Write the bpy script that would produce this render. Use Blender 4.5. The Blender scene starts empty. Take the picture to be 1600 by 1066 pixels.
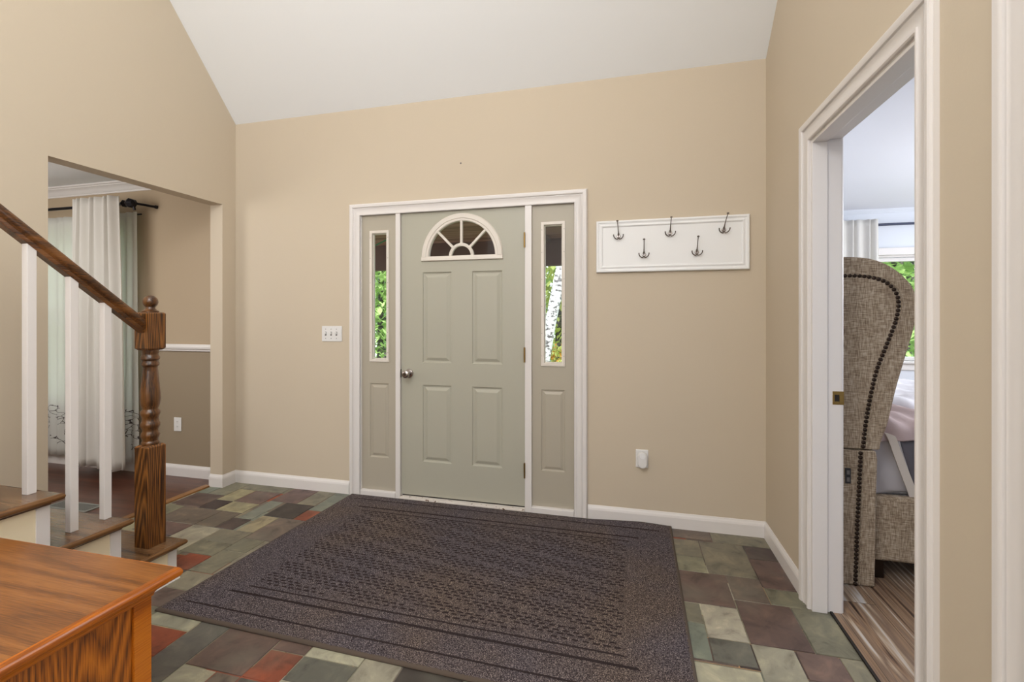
import bpy, bmesh, math, random
from mathutils import Vector, Matrix
random.seed(11)
C = bpy.context.scene.collection
R = math.radians
# ------------------------------------------------------------------ camera, world, lights, exposure
cam_d = bpy.data.cameras.new('camera'); cam = bpy.data.objects.new('camera', cam_d); C.objects.link(cam)
cam.location = (0, 0, 1.30); cam.rotation_euler = (R(90), 0, 0.2483)
cam_d.sensor_width = 36; cam_d.lens = 724.5 * 36 / 1600
cam_d.shift_y = (497.7 - 533) / 1600; cam_d.clip_start = 0.05
bpy.context.scene.camera = cam
vs = bpy.context.scene.view_settings
vs.view_transform = 'Standard'; vs.look = 'None'; vs.gamma = 1; vs.use_curve_mapping = False; vs.exposure = -0.30
world = bpy.data.worlds.new('sky'); bpy.context.scene.world = world; world.use_nodes = True
wn = world.node_tree.nodes; wn['Background'].inputs[0].default_value = (0.86, 0.94, 1.0, 1); wn['Background'].inputs[1].default_value = 4.3

def light(kind, name, loc, rot, energy, col=(1, 1, 1), size=1.0, sy=None, spread=None):
    d = bpy.data.lights.new(name, kind); d.energy = energy; d.color = col
    if kind == 'AREA':
        d.shape = 'RECTANGLE'; d.size = size; d.size_y = sy or size
        if spread: d.spread = spread
    elif kind == 'POINT': d.shadow_soft_size = size
    elif kind == 'SUN': d.angle = size
    o = bpy.data.objects.new(name, d); o.location = loc; o.rotation_euler = rot; C.objects.link(o); return o
light('SUN', 'sun', (0, 0, 20), (R(42), R(8), 0), 8.0, (1, .96, .88), R(1.5))
light('AREA', 'rear_fill', (-1.1, -2.9, 2.9), (R(100), 0, 0), 95, (.90, .95, 1), 3.4, 3.4)  # added fill behind the camera, the back wall has no window
light('AREA', 'overhead_fill', (-1.4, -0.6, 5.0), (0, 0, 0), 40, (.93, .96, 1), 2.4, 2.4)  # added soft fill from above, no skylight in the ceiling
light('POINT', 'hall_fill', (-1.1, -0.5, 3.2), (0, 0, 0), 140, (.93, .965, 1), .45)  # added fill that evens out the side walls, no fixture modelled
light('POINT', 'dining_fill', (-4.6, 0.9, 1.95), (0, 0, 0), 115, (1, .97, .93), .6)  # added unseen fill to brighten the dining room
light('AREA', 'right_side_fill', (.72, -.9, 3.3), (0, R(90), 0), 70, (.92, .96, 1), 1.8, 1.8)  # added fill aimed at the left wall, no window on this side
light('POINT', 'bedroom_fill', (3.1, 3.3, 1.9), (0, 0, 0), 80, (.94, .96, 1), .35)  # added unseen fill to brighten the bedroom, no lamp there
light('AREA', 'bedroom_side_fill', (4.45, 4.0, 1.6), (0, R(90), 0), 55, (.92, .96, 1), 1.4, 1.6)  # second added bedroom fill, the wall behind it has no window

# ------------------------------------------------------------------ materials
def srgb(r, g, b):
    f = lambda c: (c / 255 / 12.92) if c / 255 <= .04045 else ((c / 255 + .055) / 1.055) ** 2.4
    return (f(r), f(g), f(b), 1)
def mat(name, col, rough=.6, metal=0.0, bump=0, bscale=40, vary=0, vscale=3, spec=.5, coat=0):
    m = bpy.data.materials.new(name); m.use_nodes = True; nt = m.node_tree; n = nt.nodes; L = nt.links
    p = n['Principled BSDF']; p.inputs['Base Color'].default_value = col; p.inputs['Roughness'].default_value = rough
    p.inputs['Metallic'].default_value = metal; p.inputs['Specular IOR Level'].default_value = spec
    if coat: p.inputs['Coat Weight'].default_value = coat; p.inputs['Coat Roughness'].default_value = .15
    tc = n.new('ShaderNodeTexCoord')
    if vary:
        nz = n.new('ShaderNodeTexNoise'); nz.inputs['Scale'].default_value = vscale; nz.inputs['Detail'].default_value = 4
        L.new(tc.outputs['Object'], nz.inputs['Vector'])
        mx = n.new('ShaderNodeMix'); mx.data_type = 'RGBA'
        mx.inputs[6].default_value = tuple(c * (1 - vary) for c in col[:3]) + (1,)
        mx.inputs[7].default_value = tuple(min(1, c * (1 + vary)) for c in col[:3]) + (1,)
        L.new(nz.outputs[0], mx.inputs[0]); L.new(mx.outputs[2], p.inputs['Base Color'])
    if bump:
        nb = n.new('ShaderNodeTexNoise'); nb.inputs['Scale'].default_value = bscale; nb.inputs['Detail'].default_value = 3
        L.new(tc.outputs['Object'], nb.inputs['Vector'])
        b = n.new('ShaderNodeBump'); b.inputs['Strength'].default_value = bump; b.inputs['Distance'].default_value = .002
        L.new(nb.outputs[0], b.inputs['Height']); L.new(b.outputs[0], p.inputs['Normal'])
    return m
def ramp(n, stops):
    r = n.new('ShaderNodeValToRGB'); cr = r.color_ramp
    while len(cr.elements) < len(stops): cr.elements.new(.5)
    for e, (pos, c) in zip(cr.elements, stops): e.position = pos; e.color = c
    return r
def wood(name, dark, mid, lite, axis='z', rough=.35, ring=9, coat=.2, fine=90, dist=3.2, world=False):
    """procedural oak: distorted rings stretched along the grain plus fine pores"""
    m = bpy.data.materials.new(name); m.use_nodes = True; nt = m.node_tree; n = nt.nodes; L = nt.links
    p = n['Principled BSDF']; p.inputs['Roughness'].default_value = rough
    p.inputs['Coat Weight'].default_value = coat; p.inputs['Coat Roughness'].default_value = .2
    tc = n.new('ShaderNodeTexCoord'); mp = n.new('ShaderNodeMapping'); L.new(tc.outputs['Object'], mp.inputs[0])
    k = .09; mp.inputs['Scale'].default_value = {'x': (k, 1, 1), 'y': (1, k, 1), 'z': (1, 1, k)}[axis]
    nz = n.new('ShaderNodeTexNoise'); nz.inputs['Scale'].default_value = dist; nz.inputs['Detail'].default_value = 2
    L.new(mp.outputs[0], nz.inputs['Vector'])
    mu = n.new('ShaderNodeMath'); mu.operation = 'MULTIPLY'; mu.inputs[1].default_value = ring; L.new(nz.outputs[0], mu.inputs[0])
    fr = n.new('ShaderNodeMath'); fr.operation = 'PINGPONG'; fr.inputs[1].default_value = .5; L.new(mu.outputs[0], fr.inputs[0])
    mp2 = n.new('ShaderNodeMapping'); L.new(tc.outputs['Object'], mp2.inputs[0])
    k2 = .03; mp2.inputs['Scale'].default_value = {'x': (k2, 1, 1), 'y': (1, k2, 1), 'z': (1, 1, k2)}[axis]
    n2 = n.new('ShaderNodeTexNoise'); n2.inputs['Scale'].default_value = fine * 3; n2.inputs['Detail'].default_value = 3
    L.new(mp2.outputs[0], n2.inputs['Vector'])
    s = n.new('ShaderNodeMath'); s.operation = 'MULTIPLY_ADD'; s.inputs[1].default_value = 1.25; L.new(n2.outputs[0], s.inputs[0])
    hm = n.new('ShaderNodeMath'); hm.operation = 'MULTIPLY_ADD'; hm.inputs[1].default_value = .95; hm.inputs[2].default_value = -.35; L.new(fr.outputs[0], hm.inputs[0])
    L.new(hm.outputs[0], s.inputs[2])
    rp = ramp(n, [(.22, dark), (.5, mid), (.78, lite)]); L.new(s.outputs[0], rp.inputs[0]); L.new(rp.outputs[0], p.inputs['Base Color'])
    b = n.new('ShaderNodeBump'); b.inputs['Strength'].default_value = .15; b.inputs['Distance'].default_value = .001
    L.new(s.outputs[0], b.inputs['Height']); L.new(b.outputs[0], p.inputs['Normal'])
    return m
def planks(name, cols, width, length, axis, rough, grainring, grout=(.01, .008, .006, 1), low=0):
    """floor boards by a brick layout, each board its own tint, grain along the board"""
    m = bpy.data.materials.new(name); m.use_nodes = True; nt = m.node_tree; n = nt.nodes; L = nt.links
    p = n['Principled BSDF']; p.inputs['Roughness'].default_value = rough
    tc = n.new('ShaderNodeTexCoord'); mp = n.new('ShaderNodeMapping'); L.new(tc.outputs['Object'], mp.inputs[0])
    mp.inputs['Rotation'].default_value = (0, 0, R(90) if axis == 'y' else 0)
    br = n.new('ShaderNodeTexBrick'); br.inputs['Scale'].default_value = 1; br.inputs['Brick Width'].default_value = length
    br.inputs['Row Height'].default_value = width; br.inputs['Mortar Size'].default_value = .0012; br.inputs['Mortar Smooth'].default_value = .3
    br.offset = .37; br.inputs['Color1'].default_value = (0, 0, 0, 1); br.inputs['Color2'].default_value = (1, 1, 1, 1)
    br.inputs['Mortar'].default_value = (.5, .5, .5, 1); L.new(mp.outputs[0], br.inputs['Vector'])
    m2 = n.new('ShaderNodeMapping'); m2.inputs['Scale'].default_value = (.10, 1, 1); L.new(mp.outputs[0], m2.inputs[0])
    ad = n.new('ShaderNodeVectorMath'); ad.operation = 'MULTIPLY_ADD'; ad.inputs[1].default_value = (3, 7, 5)
    L.new(br.outputs['Color'], ad.inputs[0]); L.new(m2.outputs[0], ad.inputs[2])
    nz = n.new('ShaderNodeTexNoise'); nz.inputs['Scale'].default_value = 5; nz.inputs['Detail'].default_value = 3; nz.inputs['Distortion'].default_value = .4
    L.new(ad.outputs[0], nz.inputs['Vector'])
    mu = n.new('ShaderNodeMath'); mu.operation = 'MULTIPLY'; mu.inputs[1].default_value = grainring; L.new(nz.outputs[0], mu.inputs[0])
    fr = n.new('ShaderNodeMath'); fr.operation = 'PINGPONG'; fr.inputs[1].default_value = .5; L.new(mu.outputs[0], fr.inputs[0])
    n3 = n.new('ShaderNodeTexNoise'); n3.inputs['Scale'].default_value = 60; n3.inputs['Detail'].default_value = 3
    m3 = n.new('ShaderNodeMapping'); m3.inputs['Scale'].default_value = (.05, 1, 1); L.new(mp.outputs[0], m3.inputs[0]); L.new(m3.outputs[0], n3.inputs['Vector'])
    a1 = n.new('ShaderNodeMath'); a1.operation = 'MULTIPLY_ADD'; a1.inputs[1].default_value = .55; L.new(fr.outputs[0], a1.inputs[0])
    h2 = n.new('ShaderNodeMath'); h2.operation = 'MULTIPLY'; h2.inputs[1].default_value = .45; L.new(n3.outputs[0], h2.inputs[0]); L.new(h2.outputs[0], a1.inputs[2])
    src = a1
    if low:
        m4 = n.new('ShaderNodeMapping'); m4.inputs['Scale'].default_value = (.9, 9, 1); L.new(ad.outputs[0], m4.inputs[0])
        n4 = n.new('ShaderNodeTexNoise'); n4.inputs['Scale'].default_value = 3; n4.inputs['Detail'].default_value = 3; n4.inputs['Distortion'].default_value = .8; L.new(m4.outputs[0], n4.inputs['Vector'])
        s4 = n.new('ShaderNodeMath'); s4.operation = 'MULTIPLY_ADD'; s4.inputs[1].default_value = low; s4.inputs[2].default_value = -low * .5; L.new(n4.outputs[0], s4.inputs[0])
        a4 = n.new('ShaderNodeMath'); a4.operation = 'ADD'; L.new(a1.outputs[0], a4.inputs[0]); L.new(s4.outputs[0], a4.inputs[1]); src = a4
    sep = n.new('ShaderNodeMath'); sep.operation = 'MULTIPLY_ADD'; sep.inputs[1].default_value = .28; L.new(br.outputs['Color'], sep.inputs[0]); L.new(src.outputs[0], sep.inputs[2])
    rp = ramp(n, [(.18 + i * .62 / (len(cols) - 1), c) for i, c in enumerate(cols)]); L.new(sep.outputs[0], rp.inputs[0])
    mx = n.new('ShaderNodeMix'); mx.data_type = 'RGBA'; L.new(br.outputs['Fac'], mx.inputs[0]); L.new(rp.outputs[0], mx.inputs[6]); mx.inputs[7].default_value = grout
    L.new(mx.outputs[2], p.inputs['Base Color'])
    b = n.new('ShaderNodeBump'); b.inputs['Strength'].default_value = .2; b.inputs['Distance'].default_value = .0015
    L.new(a1.outputs[0], b.inputs['Height']); L.new(b.outputs[0], p.inputs['Normal'])
    return m

M = {}
M['wall'] = mat('tan_wall_paint', srgb(202, 188, 167), .85, bump=.12, bscale=120, vary=.02, vscale=1.3)
M['wall_dining'] = mat('brown_tan_wall_paint', srgb(178, 159, 134), .85, bump=.12, bscale=120)
M['wainscot'] = mat('taupe_wall_paint', srgb(150, 134, 112), .8, bump=.1, bscale=120)
M['ceil'] = mat('white_ceiling_paint', srgb(236, 237, 238), .9, bump=.1, bscale=90)
M['bedwall'] = mat('pale_bedroom_paint', srgb(222, 226, 234), .85, bump=.08, bscale=100)
M['bedceil'] = mat('bedroom_ceiling_paint', srgb(238, 240, 246), .9)
M['trim'] = mat('white_gloss_trim', srgb(226, 221, 218), .35, bump=.05, bscale=30)
M['board'] = mat('white_satin_board', srgb(238, 238, 238), .45)
M['door'] = mat('sage_grey_door_paint', srgb(176, 173, 158), .42, bump=.08, bscale=200, vary=.02, vscale=2)
M['side'] = mat('greige_sidelight_paint', srgb(176, 168, 152), .45, bump=.05, bscale=200)
M['oak'] = wood('stained_oak', srgb(40, 21, 8), srgb(100, 60, 24), srgb(146, 94, 42), 'z', .35, 34, .15, dist=4)
M['oaky'] = wood('stained_oak_tread', srgb(66, 44, 28), srgb(108, 78, 52), srgb(128, 96, 66), 'x', .2, 6)
M['oaknose'] = wood('stained_oak_nosing', srgb(44, 26, 12), srgb(92, 60, 30), srgb(122, 84, 46), 'y', .3, 14)
M['rail'] = wood('stained_oak_rail', srgb(50, 27, 10), srgb(98, 60, 26), srgb(126, 80, 38), 'y', .32, 16, .15)
M['oakturn'] = wood('stained_oak_turning', srgb(44, 24, 10), srgb(88, 54, 24), srgb(112, 72, 34), 'z', .28, 6, .3)
M['chest'] = wood('orange_oak_veneer', srgb(96, 50, 10), srgb(156, 86, 16), srgb(192, 112, 28), 'z', .36, 64, .2, dist=2.6, fine=130)
M['chesttop'] = wood('orange_oak_top_veneer', srgb(106, 62, 22), srgb(134, 80, 30), srgb(152, 96, 42), 'x', .33, 22, .2, dist=2, fine=110)
M['chestedge'] = wood('orange_oak_moulding', srgb(150, 78, 10), srgb(188, 102, 14), srgb(206, 120, 26), 'y', .34, 5, .2)
M['oakstrip'] = wood('oak_threshold', srgb(104, 68, 34), srgb(140, 96, 52), srgb(160, 114, 68), 'y', .3, 4)
M['panelcream'] = mat('cream_stair_panel_paint', srgb(240, 226, 194), .6, bump=.06, bscale=80)
M['dinfloor'] = planks('dark_walnut_floor', [srgb(56, 32, 24), srgb(84, 50, 38), srgb(108, 68, 50)], .083, 1.1, 'x', .28, 5)
M['bedfloor'] = planks('rustic_plank_floor', [srgb(50, 38, 32), srgb(104, 80, 64), srgb(150, 122, 96), srgb(118, 96, 80), srgb(168, 146, 122), srgb(190, 184, 178)], .18, 1.22, 'y', .42, 9, low=.95)
M['rodblack'] = mat('black_iron', srgb(28, 24, 28), .4, .6)
M['steel'] = mat('satin_nickel', srgb(178, 172, 170), .22, 1.0)
M['nickeldark'] = mat('brushed_nickel_hook', srgb(108, 98, 90), .28, 1.0)
M['brass'] = mat('aged_brass', srgb(150, 122, 70), .35, 1.0, vary=.15, vscale=60)
M['dark'] = mat('dark_gap', srgb(30, 22, 18), .8)
M['plastic'] = mat('white_plastic', srgb(226, 224, 222), .35)
M['slot'] = mat('grey_slot', srgb(110, 104, 100), .5)
M['nail'] = mat('dark_bronze_nail', srgb(52, 40, 32), .35, .8)
M['blackplastic'] = mat('black_plastic', srgb(40, 38, 40), .5)
M['binding'] = mat('brown_rug_binding', srgb(84, 72, 62), .9, bump=.4, bscale=400)
M['fan'] = mat('cream_plastic_fanlight', srgb(222, 214, 204), .4)
M['porch'] = planks('dark_porch_boards', [srgb(118, 86, 78), srgb(158, 118, 106), srgb(190, 150, 138)], .14, 2.4, 'x', .8, 4)
M['porchbeam'] = mat('dark_brown_beam', srgb(128, 102, 98), .8, vary=.15, vscale=5)
M['register'] = mat('grey_register_metal', srgb(140, 142, 138), .45, .4)

def glass():
    m = bpy.data.materials.new('window_glass'); m.use_nodes = True; nt = m.node_tree; n = nt.nodes; L = nt.links
    n.remove(n['Principled BSDF']); t = n.new('ShaderNodeBsdfTransparent'); t.inputs[0].default_value = (.96, .98, .97, 1)
    g = n.new('ShaderNodeBsdfGlossy'); g.inputs['Roughness'].default_value = .02
    x = n.new('ShaderNodeMixShader'); x.inputs[0].default_value = .008
    L.new(t.outputs[0], x.inputs[1]); L.new(g.outputs[0], x.inputs[2]); L.new(x.outputs[0], n['Material Output'].inputs[0]); return m
M['glass'] = glass()
def cloth(name, col, transl=.35, transp=0.0, embroidery=False):
    m = bpy.data.materials.new(name); m.use_nodes = True; nt = m.node_tree; n = nt.nodes; L = nt.links
    n.remove(n['Principled BSDF']); d = n.new('ShaderNodeBsdfDiffuse'); d.inputs[0].default_value = col
    t = n.new('ShaderNodeBsdfTranslucent'); t.inputs[0].default_value = col
    x = n.new('ShaderNodeMixShader'); x.inputs[0].default_value = transl
    L.new(d.outputs[0], x.inputs[1]); L.new(t.outputs[0], x.inputs[2]); out = x
    if transp:
        tr = n.new('ShaderNodeBsdfTransparent'); y = n.new('ShaderNodeMixShader'); y.inputs[0].default_value = transp
        L.new(x.outputs[0], y.inputs[1]); L.new(tr.outputs[0], y.inputs[2]); out = y
        if embroidery:   # dark stitched branches in the lower border of the sheer
            tc = n.new('ShaderNodeTexCoord'); mp = n.new('ShaderNodeMapping'); mp.inputs['Rotation'].default_value = (0, R(28), 0); mp.inputs['Scale'].default_value = (.55, 1, 1.5)
            L.new(tc.outputs['Object'], mp.inputs[0])
            nz = n.new('ShaderNodeTexNoise'); nz.inputs['Scale'].default_value = 6; L.new(mp.outputs[0], nz.inputs['Vector'])
            ad = n.new('ShaderNodeMix'); ad.data_type = 'RGBA'; ad.inputs[0].default_value = .12; L.new(mp.outputs[0], ad.inputs[6]); L.new(nz.outputs['Color'], ad.inputs[7])
            v = n.new('ShaderNodeTexVoronoi'); v.feature = 'DISTANCE_TO_EDGE'; v.inputs['Scale'].default_value = 17; L.new(ad.outputs[2], v.inputs['Vector'])
            lt = n.new('ShaderNodeMath'); lt.operation = 'LESS_THAN'; lt.inputs[1].default_value = .035; L.new(v.outputs['Distance'], lt.inputs[0])
            n4 = n.new('ShaderNodeTexNoise'); n4.inputs['Scale'].default_value = 5; L.new(tc.outputs['Object'], n4.inputs['Vector'])
            g4 = n.new('ShaderNodeMath'); g4.operation = 'GREATER_THAN'; g4.inputs[1].default_value = .47; L.new(n4.outputs[0], g4.inputs[0])
            sx = n.new('ShaderNodeSeparateXYZ'); L.new(tc.outputs['Object'], sx.inputs[0])
            lo = n.new('ShaderNodeMath'); lo.operation = 'LESS_THAN'; lo.inputs[1].default_value = .54; L.new(sx.outputs[2], lo.inputs[0])
            hi = n.new('ShaderNodeMath'); hi.operation = 'GREATER_THAN'; hi.inputs[1].default_value = .20; L.new(sx.outputs[2], hi.inputs[0])
            a = n.new('ShaderNodeMath'); a.operation = 'MULTIPLY'; L.new(lt.outputs[0], a.inputs[0]); L.new(lo.outputs[0], a.inputs[1])
            a2 = n.new('ShaderNodeMath'); a2.operation = 'MULTIPLY'; L.new(a.outputs[0], a2.inputs[0]); L.new(hi.outputs[0], a2.inputs[1])
            a3 = n.new('ShaderNodeMath'); a3.operation = 'MULTIPLY'; L.new(a2.outputs[0], a3.inputs[0]); L.new(g4.outputs[0], a3.inputs[1])
            dk = n.new('ShaderNodeBsdfDiffuse'); dk.inputs[0].default_value = srgb(86, 80, 78)
            z = n.new('ShaderNodeMixShader'); L.new(a3.outputs[0], z.inputs[0]); L.new(y.outputs[0], z.inputs[1]); L.new(dk.outputs[0], z.inputs[2]); out = z
    L.new(out.outputs[0], n['Material Output'].inputs[0]); return m
M['curtain'] = cloth('white_cotton_curtain', srgb(238, 235, 230), .3)
M['sheer'] = cloth('white_sheer', srgb(240, 240, 236), .5, .10, True)
M['leaf'] = cloth('green_leaves', srgb(182, 206, 142), .45)
M['leafdark'] = cloth('deep_green_leaves', srgb(150, 182, 130), .4)
M['leafyellow'] = cloth('yellow_green_leaves', srgb(200, 206, 128), .4)
M['leafrust'] = cloth('rust_leaves', srgb(196, 140, 70), .3)
M['satin'] = mat('grey_satin_sheet', srgb(178, 172, 172), .36, bump=.1, bscale=25)
M['satin'].node_tree.nodes['Principled BSDF'].inputs['Sheen Weight'].default_value = .3
M['mauve'] = mat('mauve_blanket_cloth', srgb(184, 164, 162), .9, bump=.3, bscale=150)
M['whitecloth'] = mat('white_duvet_cloth', srgb(232, 230, 234), .9, bump=.2, bscale=60)
M['darkcloth'] = mat('charcoal_sheet_cloth', srgb(92, 88, 94), .8)
M['creamhem'] = mat('cream_fleece_hem', srgb(206, 196, 184), .95, bump=.5, bscale=220)
def linen():
    m = mat('tan_linen_upholstery', srgb(160, 138, 112), .92); nt = m.node_tree; n = nt.nodes; L = nt.links; p = n['Principled BSDF']
    tc = [x for x in n if x.type == 'TEX_COORD'][0]
    outs = []
    for sc in ((1, 1, .09), (.09, .09, 1)):
        mp = n.new('ShaderNodeMapping'); mp.inputs['Scale'].default_value = sc; L.new(tc.outputs['Object'], mp.inputs[0])
        nz = n.new('ShaderNodeTexNoise'); nz.inputs['Scale'].default_value = 300; nz.inputs['Detail'].default_value = 3; L.new(mp.outputs[0], nz.inputs['Vector']); outs.append(nz)
    a = n.new('ShaderNodeMath'); a.operation = 'ADD'; L.new(outs[0].outputs[0], a.inputs[0]); L.new(outs[1].outputs[0], a.inputs[1])
    rp = ramp(n, [(.38, srgb(116, 98, 80)), (.50, srgb(156, 137, 114)), (.62, srgb(194, 178, 156))])
    h = n.new('ShaderNodeMath'); h.operation = 'MULTIPLY'; h.inputs[1].default_value = .5; L.new(a.outputs[0], h.inputs[0])
    L.new(h.outputs[0], rp.inputs[0]); L.new(rp.outputs[0], p.inputs['Base Color'])
    b = n.new('ShaderNodeBump'); b.inputs['Strength'].default_value = .5; b.inputs['Distance'].default_value = .001; L.new(h.outputs[0], b.inputs['Height']); L.new(b.outputs[0], p.inputs['Normal'])
    return m
M['linen'] = linen()
def slate():
    m = bpy.data.materials.new('slate_tiles'); m.use_nodes = True; nt = m.node_tree; n = nt.nodes; L = nt.links; p = n['Principled BSDF']
    at = n.new('ShaderNodeAttribute'); at.attribute_name = 'tile'
    tc = n.new('ShaderNodeTexCoord')
    ad = n.new('ShaderNodeVectorMath'); ad.operation = 'MULTIPLY_ADD'; ad.inputs[1].default_value = (37, 53, 71); L.new(at.outputs['Color'], ad.inputs[0]); L.new(tc.outputs['Object'], ad.inputs[2])
    n1 = n.new('ShaderNodeTexNoise'); n1.inputs['Scale'].default_value = 9; n1.inputs['Detail'].default_value = 7; n1.inputs['Roughness'].default_value = .62; n1.inputs['Distortion'].default_value = .6; L.new(ad.outputs[0], n1.inputs['Vector'])
    n2 = n.new('ShaderNodeTexNoise'); n2.inputs['Scale'].default_value = 3.2; n2.inputs['Detail'].default_value = 3; L.new(ad.outputs[0], n2.inputs['Vector'])
    r1 = ramp(n, [(.30, (.45, .44, .43, 1)), (.46, (.92, .92, .92, 1)), (.54, (1.02, 1.02, 1.0, 1)), (.70, (1.5, 1.46, 1.36, 1))]); L.new(n1.outputs[0], r1.inputs[0])
    mx = n.new('ShaderNodeMix'); mx.data_type = 'RGBA'; mx.blend_type = 'MULTIPLY'; mx.inputs[0].default_value = 1; L.new(at.outputs['Color'], mx.inputs[6]); L.new(r1.outputs[0], mx.inputs[7])
    r2 = ramp(n, [(.52, (0, 0, 0, 1)), (.75, (.5, .5, .5, 1))]); L.new(n2.outputs[0], r2.inputs[0])
    m3 = n.new('ShaderNodeMix'); m3.data_type = 'RGBA'; L.new(r2.outputs[0], m3.inputs[0]); L.new(mx.outputs[2], m3.inputs[6]); m3.inputs[7].default_value = srgb(112, 112, 100)
    L.new(m3.outputs[2], p.inputs['Base Color'])
    p.inputs['Roughness'].default_value = .48
    b = n.new('ShaderNodeBump'); b.inputs['Strength'].default_value = .35; b.inputs['Distance'].default_value = .003; L.new(n1.outputs[0], b.inputs['Height']); L.new(b.outputs[0], p.inputs['Normal'])
    return m
M['slate'] = slate()
def rugmat():
    m = bpy.data.materials.new('charcoal_rug_pile'); m.use_nodes = True; nt = m.node_tree; n = nt.nodes; L = nt.links; p = n['Principled BSDF']
    p.inputs['Roughness'].default_value = 1; p.inputs['Specular IOR Level'].default_value = .1
    tc = n.new('ShaderNodeTexCoord')
    a = n.new('ShaderNodeTexNoise'); a.inputs['Scale'].default_value = 330; a.inputs['Detail'].default_value = 2; L.new(tc.outputs['Object'], a.inputs['Vector'])
    rp = ramp(n, [(.36, srgb(40, 34, 36)), (.5, srgb(80, 73, 75)), (.60, srgb(116, 107, 106)), (.72, srgb(176, 164, 154))]); L.new(a.outputs[0], rp.inputs[0])
    s = n.new('ShaderNodeTexNoise'); s.inputs['Scale'].default_value = 1.6; s.inputs['Detail'].default_value = 3; L.new(tc.outputs['Object'], s.inputs['Vector'])
    r2 = ramp(n, [(.42, (.92, .92, 1.0, 1)), (.66, (1.12, 1.02, .88, 1))]); L.new(s.outputs[0], r2.inputs[0])
    mx = n.new('ShaderNodeMix'); mx.data_type = 'RGBA'; mx.blend_type = 'MULTIPLY'; mx.inputs[0].default_value = 1; L.new(rp.outputs[0], mx.inputs[6]); L.new(r2.outputs[0], mx.inputs[7])
    L.new(mx.outputs[2], p.inputs['Base Color']); 
    b = n.new('ShaderNodeBump'); b.inputs['Strength'].default_value = .8; b.inputs['Distance'].default_value = .003; L.new(a.outputs[0], b.inputs['Height']); L.new(b.outputs[0], p.inputs['Normal'])
    return m
M['rug'] = rugmat()
M['chipped'] = mat('chipped_white_paint', srgb(222, 214, 206), .5)
nt_ = M['chipped'].node_tree; tc_ = nt_.nodes.new('ShaderNodeTexCoord'); nz_t = nt_.nodes.new('ShaderNodeTexNoise'); nz_t.inputs['Scale'].default_value = 38; nz_t.inputs['Detail'].default_value = 5
rp_c = ramp(nt_.nodes, [(.34, srgb(96, 62, 40)), (.39, srgb(222, 214, 206))]); nt_.links.new(tc_.outputs['Object'], nz_t.inputs['Vector']); nt_.links.new(nz_t.outputs[0], rp_c.inputs[0]); nt_.links.new(rp_c.outputs[0], nt_.nodes['Principled BSDF'].inputs['Base Color'])
M['groove_shade'] = mat('rug_groove_shade', srgb(54, 46, 46), 1, spec=.05, vary=.5, vscale=220)  # shade of the rug grooves and waffle recesses, painted as a darker colour
def bark(name, c1, c2):
    m = bpy.data.materials.new(name); m.use_nodes = True; nt = m.node_tree; n = nt.nodes; L = nt.links; p = n['Principled BSDF']; p.inputs['Roughness'].default_value = .9
    tc = n.new('ShaderNodeTexCoord'); mp = n.new('ShaderNodeMapping'); mp.inputs['Scale'].default_value = (1, 1, 1.6); L.new(tc.outputs['Object'], mp.inputs[0])
    a = n.new('ShaderNodeTexNoise'); a.inputs['Scale'].default_value = 14; a.inputs['Detail'].default_value = 5; L.new(mp.outputs[0], a.inputs['Vector'])
    rp = ramp(n, [(.40, c1), (.52, c2)]); L.new(a.outputs[0], rp.inputs[0]); L.new(rp.outputs[0], p.inputs['Base Color']); return m
M['birch'] = bark('white_birch_bark', srgb(90, 86, 88), srgb(214, 212, 216))
M['bark'] = bark('grey_bark', srgb(50, 46, 46), srgb(92, 86, 84))
M['grass'] = mat('grass', srgb(88, 108, 62), .95, vary=.3, vscale=6)
M['siding'] = mat('white_siding', srgb(226, 228, 232), .6)
M['rope'] = mat('green_cord', srgb(80, 170, 130), .7)

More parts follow.
